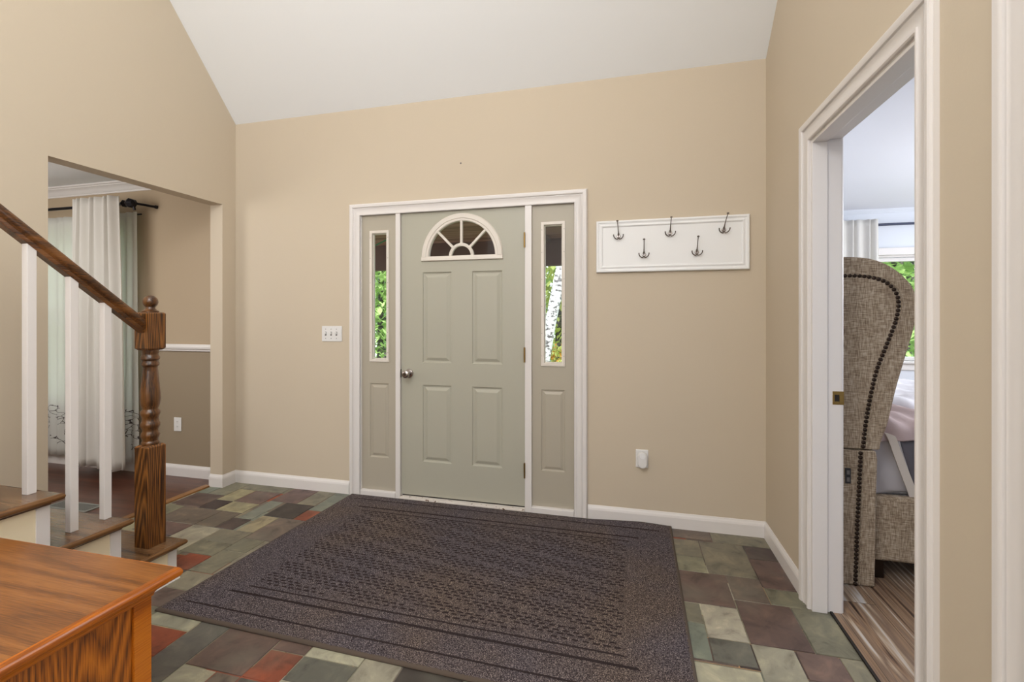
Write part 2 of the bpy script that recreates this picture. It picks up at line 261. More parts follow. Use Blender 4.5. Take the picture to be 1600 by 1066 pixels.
# ------------------------------------------------------------------ mesh builders
class MB:
    def __init__(s): s.v = []; s.f = []
    def quad(s, *p):
        i = len(s.v); s.v += [tuple(q) for q in p]; s.f.append(tuple(range(i, i + len(p)))); return s
    def box(s, x0, x1, y0, y1, z0, z1):
        i = len(s.v); s.v += [(x, y, z) for x in (x0, x1) for y in (y0, y1) for z in (z0, z1)]
        s.f += [tuple(i + k for k in q) for q in ((0, 1, 3, 2), (4, 6, 7, 5), (0, 4, 5, 1), (2, 3, 7, 6), (0, 2, 6, 4), (1, 5, 7, 3))]; return s
    def prism(s, poly, to3, h0, h1):
        n = len(poly); i = len(s.v); s.v += [to3(a, b, h0) for a, b in poly] + [to3(a, b, h1) for a, b in poly]
        s.f.append(tuple(range(i, i + n))); s.f.append(tuple(range(i + 2 * n - 1, i + n - 1, -1)))
        for k in range(n): j = (k + 1) % n; s.f.append((i + k, i + n + k, i + n + j, i + j))
        return s
    def lathe(s, prof, c=(0, 0, 0), axis='z', seg=28):
        i = len(s.v); n = len(prof)
        for r, h in prof:
            for k in range(seg):
                a = 2 * math.pi * k / seg; u, w = r * math.cos(a), r * math.sin(a)
                q = {'z': (u, w, h), 'y': (u, h, w), 'x': (h, u, w)}[axis]; s.v.append((c[0] + q[0], c[1] + q[1], c[2] + q[2]))
        for a in range(n - 1):
            for k in range(seg): j = (k + 1) % seg; s.f.append((i + a * seg + k, i + a * seg + j, i + (a + 1) * seg + j, i + (a + 1) * seg + k))
        s.f.append(tuple(i + k for k in range(seg - 1, -1, -1))); s.f.append(tuple(i + (n - 1) * seg + k for k in range(seg))); return s
    def tube(s, pts, r, seg=10):
        pts = [Vector(p) for p in pts]; i = len(s.v); n = len(pts); rr = r if isinstance(r, (list, tuple)) else [r] * n
        up = None
        for a, p in enumerate(pts):
            t = (pts[min(a + 1, n - 1)] - pts[max(a - 1, 0)]).normalized()
            if up is None: up = Vector((0, 0, 1)) if abs(t.z) < .9 else Vector((0, 1, 0))
            b = t.cross(up).normalized(); up = b.cross(t).normalized()
            for k in range(seg): w = 2 * math.pi * k / seg; s.v.append(tuple(p + (b * math.cos(w) + up * math.sin(w)) * rr[a]))
        for a in range(n - 1):
            for k in range(seg): j = (k + 1) % seg; s.f.append((i + a * seg + k, i + a * seg + j, i + (a + 1) * seg + j, i + (a + 1) * seg + k))
        s.f.append(tuple(i + k for k in range(seg - 1, -1, -1))); s.f.append(tuple(i + (n - 1) * seg + k for k in range(seg))); return s
    def sweep(s, path, prof, to3, closed=False):
        """moulding: path 2d, profile (offset to the left of the path, height), mitred"""
        n = len(path); P = [Vector(p) for p in path]; i = len(s.v); m = len(prof)
        for a in range(n):
            d0 = (P[a] - P[a - 1]).normalized() if (a > 0 or closed) else None
            d1 = (P[(a + 1) % n] - P[a]).normalized() if (a < n - 1 or closed) else None
            if d0 is None: d0 = d1
            if d1 is None: d1 = d0
            n0 = Vector((-d0.y, d0.x)); n1 = Vector((-d1.y, d1.x)); mt = (n0 + n1); mt = mt / (1 + n0.dot(n1))
            for o, h in prof: q = P[a] + mt * o; s.v.append(to3(q.x, q.y, h))
        for a in range(n if closed else n - 1):
            b = (a + 1) % n
            for k in range(m - 1): s.f.append((i + a * m + k, i + b * m + k, i + b * m + k + 1, i + a * m + k + 1))
        if not closed:
            s.f.append(tuple(range(i, i + m))); s.f.append(tuple(range(i + (n - 1) * m + m - 1, i + (n - 1) * m - 1, -1)))
        return s
    def grid(s, nu, nv, fn):
        i = len(s.v)
        for a in range(nu + 1):
            for b in range(nv + 1): s.v.append(fn(a / nu, b / nv))
        for a in range(nu):
            for b in range(nv): q = i + a * (nv + 1) + b; s.f.append((q, q + nv + 1, q + nv + 2, q + 1))
        return s
def root_loc(p):
    l = Vector((0, 0, 0))
    while p: l = l + p.location; p = p.parent
    return l
def obj(name, mb, m, parent=None, bevel=0, smooth=False, solid=0, sub=0, keep=False):
    me = bpy.data.meshes.new(name); V = mb.v
    lo = [min(v[k] for v in V) for k in range(3)]; hi = [max(v[k] for v in V) for k in range(3)]
    c = Vector((0, 0, 0)) if keep else Vector(((lo[0] + hi[0]) / 2, (lo[1] + hi[1]) / 2, lo[2]))
    me.from_pydata([(v[0] - c[0], v[1] - c[1], v[2] - c[2]) for v in V], [], mb.f); me.update()
    bm = bmesh.new(); bm.from_mesh(me); bmesh.ops.recalc_face_normals(bm, faces=bm.faces); bm.to_mesh(me); bm.free()
    me.materials.append(M[m] if isinstance(m, str) else m)
    o = bpy.data.objects.new(name, me); C.objects.link(o)
    o.location = c
    if parent is not None: o.parent = parent; o.location = c - root_loc(parent)
    if smooth:
        for p in me.polygons: p.use_smooth = True
    if bevel:
        b = o.modifiers.new('bevel', 'BEVEL'); b.width = bevel; b.segments = 2; b.limit_method = 'ANGLE'; b.angle_limit = R(40)
    if solid:
        b = o.modifiers.new('solid', 'SOLIDIFY'); b.thickness = solid; b.offset = 0
    if sub:
        b = o.modifiers.new('sub', 'SUBSURF'); b.levels = sub; b.render_levels = sub
    if smooth == 'auto':
        for p in me.polygons: p.use_smooth = True
        me.set_sharp_from_angle(angle=R(35))
    return o
def tag(o, label=None, cat=None, group=None, kind=None):
    if label: o['label'] = label
    if cat: o['category'] = cat
    if group: o['group'] = group
    if kind: o['kind'] = kind
    return o
def empty(name, loc, label, cat, group=None, kind=None):
    o = bpy.data.objects.new(name, None); o.empty_display_size = .1; o.location = loc; C.objects.link(o); return tag(o, label, cat, group, kind)
def copy_tree(o, parent=None):
    c = o.copy(); C.objects.link(c); c.parent = parent
    for ch in [x for x in kids(o)]: copy_tree(ch, c)
    return c
def kids(o): return [x for x in bpy.data.objects if x.parent == o]
def rect_faces(mb, xs, zs, holes, to3, h0, h1):
    """slab on a grid leaving rectangular holes (x0,x1,z0,z1)"""
    for a in range(len(xs) - 1):
        for b in range(len(zs) - 1):
            cx, cz = (xs[a] + xs[a + 1]) / 2, (zs[b] + zs[b + 1]) / 2
            if any(h[0] < cx < h[1] and h[2] < cz < h[3] for h in holes): continue
            mb.prism([(xs[a], zs[b]), (xs[a + 1], zs[b]), (xs[a + 1], zs[b + 1]), (xs[a], zs[b + 1])], to3, h0, h1)
front = lambda D: (lambda u, v, h: (u, D - h, v))          # u = x, v = z, h = toward the room
def struct(name, mb, m, label, cat, **k): return tag(obj(name, mb, m, **k), label, cat, kind='structure')
TILES = [('O', -3.039, -2.891, 2.787, 3.04),
('G', -3.141, -3.039, 2.779, 3.005),
('T', -2.865, -2.74, 2.707, 2.915),
('O', -2.89, -2.505, 2.925, 3.053),
('P', -2.723, -2.509, 2.715, 2.917),
('P', -2.487, -2.268, 2.786, 3.056),
('O', -2.26, -2.12, 2.787, 3.052),
('G', -2.114, -1.982, 2.713, 3.053),
('K', -2.347, -2.121, 2.566, 2.782),
('R', -2.105, -1.989, 2.57, 2.71),
('G', -2.486, -2.361, 2.494, 2.776),
('T', -2.341, -2.21, 2.344, 2.561),
('Q', -2.205, -1.975, 2.275, 2.56),
('P', -3.12, -2.878, 2.575, 2.776),
('D', -2.872, -2.734, 2.568, 2.705),
('T', -2.724, -2.513, 2.564, 2.709),
('O', -3.111, -2.974, 2.415, 2.553),
('Q', -2.995, -2.659, 2.343, 2.548),
('Q', -2.658, -2.515, 2.356, 2.555),
('D', -2.494, -2.357, 2.341, 2.491),
('P', -2.982, -2.662, 2.199, 2.338),
('L', -2.676, -2.446, 2.07, 2.333),
('O', -2.441, -2.218, 2.197, 2.332),
('O', -2.439, -2.22, 2.055, 2.191),
('O', -2.205, -2.062, 2.129, 2.269),
('R', -2.38, -2.221, 1.911, 2.047),
('O', -2.466, -2.409, 1.982, 2.054),
('O', -2.213, -2.064, 1.907, 2.125),
('O', -2.056, -1.97, 1.913, 2.267),
('O', -2.208, -2.031, 1.765, 1.905),
('P', -2.205, -2.026, 1.634, 1.767),
('L', -2.034, -1.768, 1.539, 1.614),
('R', -2.026, -1.778, 1.391, 1.536),
('B', -1.785, -1.628, 1.299, 1.617),
('P', -1.627, -1.376, 1.389, 1.625),
('L', -1.62, -1.473, 1.277, 1.385),
('Q', -1.473, -1.358, 1.284, 1.387),
('B', -1.357, -1.209, 1.284, 1.391),
('P', -1.37, -1.216, 1.536, 1.61),
('R', -1.368, -1.219, 1.394, 1.535),
('L', -1.212, -0.978, 1.537, 1.611),
('B', -1.218, -0.982, 1.413, 1.532),
('L', -0.979, -0.821, 1.461, 1.615),
('K', -0.819, -0.583, 1.493, 1.609),
('O', -0.577, -0.399, 1.531, 1.607),
('Q', 0.187, 0.464, 2.912, 3.032),
('O', 0.464, 0.774, 2.904, 3.032),
('O', 0.185, 0.388, 2.698, 2.899),
('O', 0.18, 0.394, 2.537, 2.695),
('O', 0.386, 0.626, 2.547, 2.894),
('D', 0.631, 0.774, 2.748, 2.885),
('P', 0.631, 0.774, 2.467, 2.744),
('P', 0.169, 0.47, 2.269, 2.531),
('Q', 0.474, 0.627, 2.327, 2.543),
('O', 0.631, 0.804, 2.341, 2.465),
('O', 0.191, 0.311, 2.115, 2.256),
('L', 0.316, 0.466, 2.045, 2.257),
('G', 0.184, 0.304, 1.893, 2.114),
('B', 0.308, 0.464, 1.893, 2.042),
('P', 0.472, 0.698, 2.029, 2.319),
('O', 0.704, 0.86, 2.029, 2.34),
('L', 0.469, 0.621, 1.829, 2.029),
('P', 0.622, 0.778, 1.866, 2.022),
('O', 0.78, 0.86, 1.873, 2.023),
('L', 0.21, 0.461, 1.754, 1.891)]
# ------------------------------------------------------------------ floors
def floor_slate():
    col = {'O': (124, 119, 101), 'L': (160, 155, 136), 'G': (112, 116, 105), 'T': (146, 136, 108), 'P': (98, 79, 73), 'D': (68, 56, 54),
           'K': (60, 53, 50), 'Q': (104, 92, 82), 'R': (136, 68, 46), 'B': (98, 96, 88)}
    xs = sorted(set(t[1] for t in TILES) | set(t[2] for t in TILES)); ys = sorted(set(t[3] for t in TILES) | set(t[4] for t in TILES))
    def snap(L_):
        out = {}; grp = [L_[0]]
        for v in L_[1:] + [99]:
            if v - grp[0] > .026:
                for g in grp: out[g] = sum(grp) / len(grp)
                grp = [v]
            else: grp.append(v)
        return out
    sx = {}; sy = {}
    for part in (lambda t: t[2] < -.3, lambda t: t[1] > 0):
        sub = [t for t in TILES if part(t)]
        a = snap(sorted(set([t[1] for t in sub] + [t[2] for t in sub]))); b = snap(sorted(set([t[3] for t in sub] + [t[4] for t in sub])))
        for t in sub: sx[t] = (a[t[1]], a[t[2]]); sy[t] = (b[t[3]], b[t[4]])
    verts = []; faces = []; cols = []
    def tile(x0, x1, y0, y1, z, c):
        g = .0026; x0 += g; x1 -= g; y0 += g; y1 -= g; e = .0015
        if x1 - x0 < .01 or y1 - y0 < .01: return
        i = len(verts)
        for zz, d in ((-.02, 0), (z - e, 0), (z, e)):
            verts.extend([(x0 + d, y0 + d, zz), (x1 - d, y0 + d, zz), (x1 - d, y1 - d, zz), (x0 + d, y1 - d, zz)])
        F = [(i + 8, i + 9, i + 10, i + 11)]
        for r in (0, 4):
            for k in range(4): j = (k + 1) % 4; F.append((i + r + k, i + r + j, i + r + 4 + j, i + r + 4 + k))
        for f in F: faces.append(f); cols.append(c)
    rnd = random.Random(5)
    def c_of(k):
        r, g, b = col[k]; j = rnd.uniform(.93, 1.07); return srgb(min(255, r * j), min(255, g * j * rnd.uniform(.985, 1.015)), min(255, b * j))
    for t in TILES: tile(sx[t][0], sx[t][1], sy[t][0], sy[t][1], 0.0, c_of(t[0]))
    # the courses nobody can see in the photograph (under the rug, behind the camera)
    y = -3.0; row = 0
    while y < 3.04:
        h = .148; x = -3.15 + (.07 if row % 2 else 0); xend = .86
        if row % 2: tile(-3.15, x, y, min(y + h, 3.04), -.0025, c_of('O'))
        while x < xend:
            w = rnd.choice([.148, .222, .296]); tile(x, min(x + w, xend), y, min(y + h, 3.04), -.0025, c_of(rnd.choice('OOOLGTPPQBRD'))); x += w
        y += h; row += 1
    i = len(verts); x0, x1, y0, y1 = -3.15, .862, -3.0, 3.04
    verts.extend([(x0, y0, -.1), (x1, y0, -.1), (x1, y1, -.1), (x0, y1, -.1), (x0, y0, -.004), (x1, y0, -.004), (x1, y1, -.004), (x0, y1, -.004)])
    gc = srgb(150, 118, 84)
    for f in ((3, 2, 1, 0), (4, 5, 6, 7), (0, 1, 5, 4), (1, 2, 6, 5), (2, 3, 7, 6), (3, 0, 4, 7)): faces.append(tuple(i + k for k in f)); cols.append(gc)
    me = bpy.data.meshes.new('floor'); me.from_pydata(verts, [], faces); me.update(); me.materials.append(M['slate'])
    ca = me.color_attributes.new('tile', 'FLOAT_COLOR', 'CORNER')
    for p, c in zip(me.polygons, cols):
        for li in p.loop_indices: ca.data[li].color = c
    o = bpy.data.objects.new('floor', me); C.objects.link(o)
    return tag(o, 'slate tile hall floor in mixed grey green, purple and rust rectangles', 'floor', kind='structure')
floor_slate()
struct('floor_dining', MB().box(-8.2, -3.155, -3, 3.04, -.1, 0), 'dinfloor', 'dark walnut board floor of the room beyond the left opening', 'floor', keep=True)
struct('floor_bedroom', MB().box(.866, 5.2, .5, 5.65, -.1, .002), 'bedfloor', 'rustic brown and grey plank floor of the bedroom', 'floor', keep=True)
struct('trim_1', MB().box(-3.2, -3.148, 1.81, 2.91, -.01, .008), 'oakstrip', 'light oak threshold strip between slate and dark boards', 'threshold', bevel=.003)
struct('trim_2', MB().box(.858, .868, 1.53, 2.335, -.01, .006), 'dark', 'thin black metal edge strip at the bedroom floor', 'threshold')

# ------------------------------------------------------------------ hall walls and ceiling
D = 3.039
w = MB(); xs = [-8.2, -3.1, -1.93, -.333, .905]; rect_faces(w, [-3.16, -1.93, -.333, .905], [0, 2.075, 2.845], [(-1.93, -.333, -1, 2.075)], front(D), 0, -.13)
struct('wall_front', w, 'wall', 'tan wall around the front door', 'wall', keep=True)
left3 = lambda X: (lambda u, v, h: (X + h, u, v))
w = MB(); rect_faces(w, [-3.0, 1.809, 2.914, 3.039], [0, 2.178, 6.2], [(1.809, 2.914, -1, 2.178)], left3(-3.04), 0, -.115)
struct('wall_left', w, 'wall', 'tan wall with the wide opening to the dining room', 'wall', keep=True)
w = MB(); rect_faces(w, [-3.0, .33, 1.16, 1.53, 2.338, 3.039], [0, 2.10, 6.2], [(.33, 1.16, -1, 2.10), (1.53, 2.338, -1, 2.10)], lambda u, v, h: (.785 - h, u, v), 0, -.115)
struct('wall_right', w, 'wall', 'tan wall with the bedroom doorway', 'wall', keep=True)
struct('wall_back', MB().box(-3.16, .905, -3.12, -3.0, 0, 6.2), 'wall', 'tan wall behind the camera', 'wall', keep=True)
# vaulted ceiling: its two side edges rise at slightly different pitches
c = MB(); NY = 16
def cz(x, y):
    t = (x + 3.04) / 3.825; s = 1.146 + (.905 - 1.146) * t; return min(2.843 + s * (D - y), 5.6)
def cfn(u, v): x = -3.16 + 4.065 * u; y = 3.039 + .0 - 6.1 * v; return (x, y, cz(x, y))
c.grid(12, 60, cfn)
ce = struct('ceiling', c, 'ceil', 'white vaulted ceiling rising from the front wall', 'ceiling', keep=True)
sm = ce.modifiers.new('solid', 'SOLIDIFY'); sm.thickness = .08; sm.offset = 1
# small screw marks on ceiling and front wall
for k, (x, y, z) in enumerate([(-1.138, D - .001, 2.38)]):
    tag(obj('wall_anchor', MB().lathe([(0.001, -.002), (.006, -.001), (.006, .001), (.001, .002)], (x, y, z), 'y', 12), 'slot'), 'tiny screw mark on the tan wall above the front door', 'screw')

# baseboards
BB = [(0, 0), (.014, 0), (.014, .066), (.011, .078), (.007, .086), (.004, .094), (0, .094)]
def base(name, path, m, label):
    mb = MB(); mb.sweep(path, [(a, z) for a, z in BB], lambda u, v, h: (u, v, h)); return struct(name, mb, m, label, 'baseboard', keep=True)
base('baseboard_front', [(-2.012, D), (-3.04, D)], 'trim', 'white baseboard left of the front door')      # left of path = toward -y
base('baseboard_front_right', [(.785, D), (-.262, D)], 'trim', 'white baseboard right of the front door')
base('baseboard_left', [(-3.04, D), (-3.04, 2.914), (-3.155, 2.914)], 'trim', 'white baseboard wrapping the opening corner')
base('baseboard_right', [(.785, 2.428), (.785, D)], 'trim', 'white baseboard from the corner to the bedroom door')
base('baseboard_right_near', [(.785, 1.245), (.785, 1.452)], 'trim', 'white baseboard between the two right hand doors')

# ------------------------------------------------------------------ casings
CAS = [(0, 0), (0, .009), (.004, .013), (.012, .014), (.013, .009), (.018, .008), (.044, .011), (.052, .016), (.053, .011), (.058, .011), (.060, .019), (.068, .023), (.080, .024), (.085, .021), (.087, .015), (.089, .014), (.089, 0)]
f0 = front(D)
mb = MB(); mb.sweep([(-.350, 0), (-.350, 2.055), (-1.921, 2.055), (-1.921, 0)][::-1], [(a * .95, h) for a, h in CAS], f0)
mb.sweep([(-.350, 0), (-.350, 2.055), (-1.921, 2.055), (-1.921, 0)][::-1], [(0, .012), (0, -.03)], f0)
struct('trim_3', mb, 'trim', 'white moulded casing around the front door and sidelights', 'door casing', keep=True, smooth='auto')
r3 = lambda u, v, h: (.785 - h, u, v)
mb = MB(); mb.sweep([(1.537, 0), (1.537, 2.097), (2.335, 2.097), (2.335, 0)], CAS, r3)
struct('trim_4', mb, 'trim', 'white moulded casing around the bedroom doorway', 'door casing', keep=True, smooth='auto')
mb = MB(); mb.sweep([(.33, 0), (.33, 2.097), (1.150, 2.097), (1.150, 0)], CAS, r3)
struct('trim_5', mb, 'trim', 'white moulded casing at the right edge of the view', 'door casing', keep=True, smooth='auto')

# ------------------------------------------------------------------ front door (door_1) with its frame
d1 = empty('door_1', (-1.137, 3.05, 0), 'sage green front door with four raised panels and a fanlight', 'door', kind='structure')
DF = 3.05                                   # face of the slab
fD = front(DF); k_ = 1.004
X0, X1, Z0, Z1 = -1.596, -.682, .034, 2.064
pan = [(-1.430, -1.212, .985, 1.628), (-1.058, -.842, .985, 1.628), (-1.430, -1.212, .278, .826), (-1.058, -.842, .278, .826)]
fc = (-1.1365, 1.735); fr_o = .268
fanr = (fc[0] - .27, fc[0] + .27, fc[1] - .012, fc[1] + .27)
xs = sorted({X0, X1, -1.430, -1.212, -1.058, -.842, fanr[0], fanr[1]}); zs = sorted({Z0, Z1, .278, .826, .985, 1.628, fanr[2], fanr[3]})
mb = MB(); rect_faces(mb, xs, zs, pan + [fanr], fD, 0, -.042)
N = 32                                       # spandrels between the rectangular hole and the arch
arc = [(fc[0] + fr_o * math.cos(math.pi * t / N), fc[1] + fr_o * math.sin(math.pi * t / N)) for t in range(N + 1)]
for t in range(N):
    a, b = arc[t], arc[t + 1]; q = lambda p: (p[0], fanr[3])
    mb.prism([a, b, q(b), q(a)], fD, 0, -.042)
mb.prism([(fanr[0], fanr[2]), (fc[0] - fr_o, fanr[2]), (fc[0] - fr_o, fanr[3]), (fanr[0], fanr[3])], fD, 0, -.042)
mb.prism([(fc[0] + fr_o, fanr[2]), (fanr[1], fanr[2]), (fanr[1], fanr[3]), (fc[0] + fr_o, fanr[3])], fD, 0, -.042)
PR = [(0, 0), (.004, -.007), (.012, -.009), (.016, -.009), (.034, -.001), (.038, 0)]
def raised(mb, r, to3, prof=PR):
    x0, x1, z0, z1 = r; mb.sweep([(x0, z0), (x1, z0), (x1, z1), (x0, z1)], prof, to3, closed=True)
    o, h = prof[-1]; mb.quad(to3(x0 + o, z0 + o, h), to3(x1 - o, z0 + o, h), to3(x1 - o, z1 - o, h), to3(x0 + o, z1 - o, h))
slab = obj('door_panel', mb, 'door', d1, keep=False)
for r in pan:
    m2 = MB(); raised(m2, r, fD); obj('raised_panel', m2, 'door', d1)
# fanlight insert
fan = empty('fanlight', (0, 0, 0), None, None); fan.parent = d1; fan.location = Vector((fc[0], DF, fc[1])) - d1.location
ring = MB(); FP = [(.245, -.02), (.245, .006), (.250, .010), (.262, .010), (.266, .014), (.292, .014), (.298, .009), (.300, 0)]
for t in range(N):
    A = [R(180 * t / N), R(180 * (t + 1) / N)]
    i = len(ring.v)
    for a in A:
        for r_, h in FP: ring.v.append(fD(fc[0] + r_ * math.cos(a), fc[1] + r_ * math.sin(a), h))
    n_ = len(FP)
    for k in range(n_ - 1): ring.f.append((i + k, i + n_ + k, i + n_ + k + 1, i + k + 1))
ring.sweep([(fc[0] - .300, fc[1] + .004), (fc[0] + .300, fc[1] + .004)][::-1], [(0, -.02), (0, .008), (.006, .011), (.018, .014), (.030, .014), (.034, .006), (.034, 0)], fD)
obj('fanlight_frame', ring, 'fan', fan, smooth='auto')
mu = MB()
for ang in (45, 90, 135):
    a = R(ang); r0, r1, hw = .085, .250, .0085
    pts = [(fc[0] + r * math.cos(a) + s_ * hw * math.sin(a), fc[1] + r * math.sin(a) - s_ * hw * math.cos(a)) for r, s_ in ((r0, 1), (r1, 1), (r1, -1), (r0, -1))]
    mu.prism(pts, fD, .008, -.012)
for t in range(16):
    a0, a1 = R(180 * t / 16), R(180 * (t + 1) / 16)
    mu.prism([(fc[0] + r * math.cos(a), fc[1] + r * math.sin(a)) for r, a in ((.070, a0), (.092, a0), (.092, a1), (.070, a1))], fD, .009, -.012)
obj('muntin', mu, 'fan', fan, bevel=.002)
gl = MB(); pts = [(fc[0] + .25 * math.cos(R(180 * t / N)), fc[1] + .25 * math.sin(R(180 * t / N))) for t in range(N + 1)]
gl.prism(pts, fD, -.018, -.021); obj('fanlight_glass', gl, 'glass', fan)
# knob
kx, kz = -1.535, .905
kb = MB().lathe([(.001, 0), (.032, 0), (.033, -.004), (.030, -.009), (.016, -.012), (.012, -.028), (.014, -.034), (.024, -.042), (.0275, -.054), (.026, -.066), (.018, -.072), (.013, -.0725), (.001, -.0725)], (kx, DF, kz), 'y', 32)
kn = obj('door_knob', kb, 'steel', d1, smooth='auto')
obj('keyhole', MB().lathe([(.001, -.0745), (.011, -.0745), (.011, -.072), (.001, -.072)], (kx, DF, kz), 'y', 20).box(kx - .0015, kx + .0015, DF - .0755, DF - .07, kz - .006, kz + .006), 'nickeldark', kn)
obj('latch_strike', MB().box(X0 - .009, X0 - .0008, DF - .012, DF + .01, kz - .032, kz + .03), 'blackplastic', d1, bevel=.004)
for z in (1.825, 1.056, .282):
    hg = MB().lathe([(.0055, -.05), (.0055, .05)], (X1 + .001, DF - .026, z), 'z', 12).box(X1 - .001, X1 + .004, DF - .022, DF - .001, z - .048, z + .048); obj('hinge', hg, 'brass', d1, smooth='auto')
# frame: mullions, head, threshold and sill rails
fr = MB(); f1 = lambda a, b, c_, d_, y0, y1: fr.box(a, b, y0, y1, c_, d_)
f1(-1.634, -1.5985, 0, 2.075, 3.03, 3.15); f1(-.6795, -.634, 0, 2.075, 3.03, 3.15)
f1(-1.93, -1.915, 0, 2.075, 3.035, 3.15); f1(-.351, -.333, 0, 2.075, 3.035, 3.15)
f1(-1.915, -.351, 2.0665, 2.08, 3.035, 3.15)
obj('door_frame', fr, 'trim', d1, bevel=.0015)
obj('door_threshold', MB().box(-1.5985, -.6795, 3.012, 3.15, 0, .024), 'chipped', d1, bevel=.004)
obj('door_sweep', MB().box(-1.59, -.688, 3.055, 3.085, .0245, .034), 'dark', d1)
obj('stop', MB().box(-1.5985, -1.588, 3.093, 3.108, .03, 2.066).box(-.690, -.6795, 3.093, 3.108, .03, 2.066).box(-1.59, -.69, 3.093, 3.108, 2.052, 2.066), 'dark', d1)

# ------------------------------------------------------------------ sidelights (window_1, window_2)
def sidelight(n_, x0, x1, gx0, gx1, label):
    w1 = empty('window_%d' % n_, ((x0 + x1) / 2, 3.05, 0), label, 'window', kind='structure')
    pz = (.283, .825); px = (gx0 + .002, gx1 - .002); gz = (.982, 1.943)
    mb = MB(); rect_faces(mb, sorted({x0, x1, px[0], px[1], gx0 + .006, gx1 - .006}), sorted({.045, pz[0], pz[1], gz[0] + .006, gz[1] - .006, 2.066}),
                          [(px[0], px[1], pz[0], pz[1]), (gx0 + .006, gx1 - .006, gz[0], gz[1])], fD, 0, -.042)
    obj('sidelight_panel', mb, 'side', w1)
    m2 = MB(); raised(m2, (px[0], px[1], pz[0], pz[1]), fD, [(0, 0), (.003, -.005), (.010, -.007), (.013, -.007), (.028, -.001), (.03, 0)]); obj('raised_panel', m2, 'side', w1)
    fm = MB(); fm.sweep([(gx0, gz[0]), (gx1, gz[0]), (gx1, gz[1]), (gx0, gz[1])], [(0, 0), (.001, .007), (.012, .009), (.020, .006), (.022, -.018)], fD, closed=True)
    fm.sweep([(gx0, gz[0]), (gx1, gz[0]), (gx1, gz[1]), (gx0, gz[1])], [(.022, -.012), (.026, -.013), (.026, -.03)], fD, closed=True)
    fm_o = obj('sidelight_frame', fm, 'fan', w1, smooth='auto')
    for z in (1.05, 1.2, 1.38, 1.56, 1.74, 1.89):
        for x in (gx0 + .007, gx1 - .007): obj('screw_head', MB().lathe([(.0005, -.0096), (.0022, -.0094), (.0022, -.008)], (x, DF, z), 'y', 8), 'slot', fm_o)
    g = MB(); g.box(gx0 + .02, gx1 - .02, DF + .016, DF + .020, gz[0] + .02, gz[1] - .02); obj('sidelight_glass', g, 'glass', w1)
    obj('bottom_rail', MB().box(x0, x1, 3.02, 3.13, 0, .045), 'trim', w1, bevel=.004)
sidelight(1, -1.915, -1.634, -1.852, -1.695, 'narrow glazed sidelight left of the front door')
sidelight(2, -.634, -.351, -.573, -.411, 'narrow glazed sidelight right of the front door')

# ------------------------------------------------------------------ bedroom doorway jamb and near door
d2 = empty('door_2', (.845, 1.93, 0), 'open white bedroom doorway with a brass strike plate', 'doorway', kind='structure')
jb = MB()
jb.box(.785, .905, 2.331, 2.345, 0, 2.10).box(.785, .905, 1.525, 1.541, 0, 2.10).box(.785, .905, 1.541, 2.331, 2.091, 2.105)
jb.box(.785, .845, 2.3185, 2.331, 0, 2.091).box(.785, .845, 1.541, 1.553, 0, 2.091).box(.785, .845, 1.553, 2.3185, 2.079, 2.091)
obj('jamb', jb, 'trim', d2, bevel=.0015)
ob = MB(); ob.sweep([(1.537, 0), (1.537, 2.097), (2.335, 2.097), (2.335, 0)], CAS, lambda u, v, h: (.900 + h, u, v)); obj('bedroom_side_casing', ob, 'trim', d2, smooth='auto')
sp = MB(); rect_faces(sp, [.868, .876, .894, .912], [.920, .934, .964, .979], [(.876, .894, .934, .964)], lambda u, v, h: (u, 2.331 - h, v), 0, .003)
spo = obj('strike_plate', sp, 'brass', d2, bevel=.001)
obj('latch_hole', MB().box(.876, .894, 2.3295, 2.3308, .934, .964), 'dark', spo)
d3 = empty('door_3', (.82, .74, 0), 'white door behind the casing at the right edge', 'door', kind='structure')
dd = MB(); rect_faces(dd, [.336, .45, .70, .79, 1.04, 1.154], [.01, .25, .9, 1.05, 1.9, 2.09], [(.45, .70, .25, .9), (.79, 1.04, .25, .9), (.45, .70, 1.05, 1.9), (.79, 1.04, 1.05, 1.9)], lambda u, v, h: (.82 - h, u, v), 0, -.035)
for r in [(.45, .70, .25, .9), (.79, 1.04, .25, .9), (.45, .70, 1.05, 1.9), (.79, 1.04, 1.05, 1.9)]: raised(dd, r, lambda u, v, h: (.82 - h, u, v))
obj('door_leaf', dd, 'trim', d3)
obj('jamb', MB().box(.785, .9, 1.154, 1.16, 0, 2.1).box(.785, .9, .33, .336, 0, 2.1).box(.785, .9, .336, 1.154, 2.09, 2.1), 'trim', d3)

# ------------------------------------------------------------------ dining room shell
dw = MB(); rect_faces(dw, [-8.2, -5.75, -4.12, -3.155], [0, .56, 1.06, 2.12, 2.46], [(-5.75, -4.12, .56, 2.12)], f0, 0, -.13)
dwo = struct('wall_dining_back', dw, 'wall_dining', 'brownish tan dining room wall with the curtained window', 'wall', keep=True)
dwo.data.materials.append(M['wainscot'])
for p in dwo.data.polygons:
    zc = sum(dwo.data.vertices[v].co.z for v in p.vertices) / len(p.vertices)
    if zc < 1.0601 and max(dwo.data.vertices[v].co.z for v in p.vertices) <= 1.0601: p.material_index = 1
struct('wall_dining_left', MB().box(-8.32, -8.2, -3, 3.17, 0, 2.46), 'wall_dining', 'tan far left dining room wall', 'wall', keep=True)
struct('wall_dining_near', MB().box(-8.2, -3.155, -3.12, -3, 0, 2.46), 'wall_dining', 'tan near dining room wall', 'wall', keep=True)
struct('ceiling_dining', MB().box(-8.32, -3.156, -3.12, 3.17, 2.46, 2.56), 'ceil', 'white dining room ceiling', 'ceiling', keep=True)
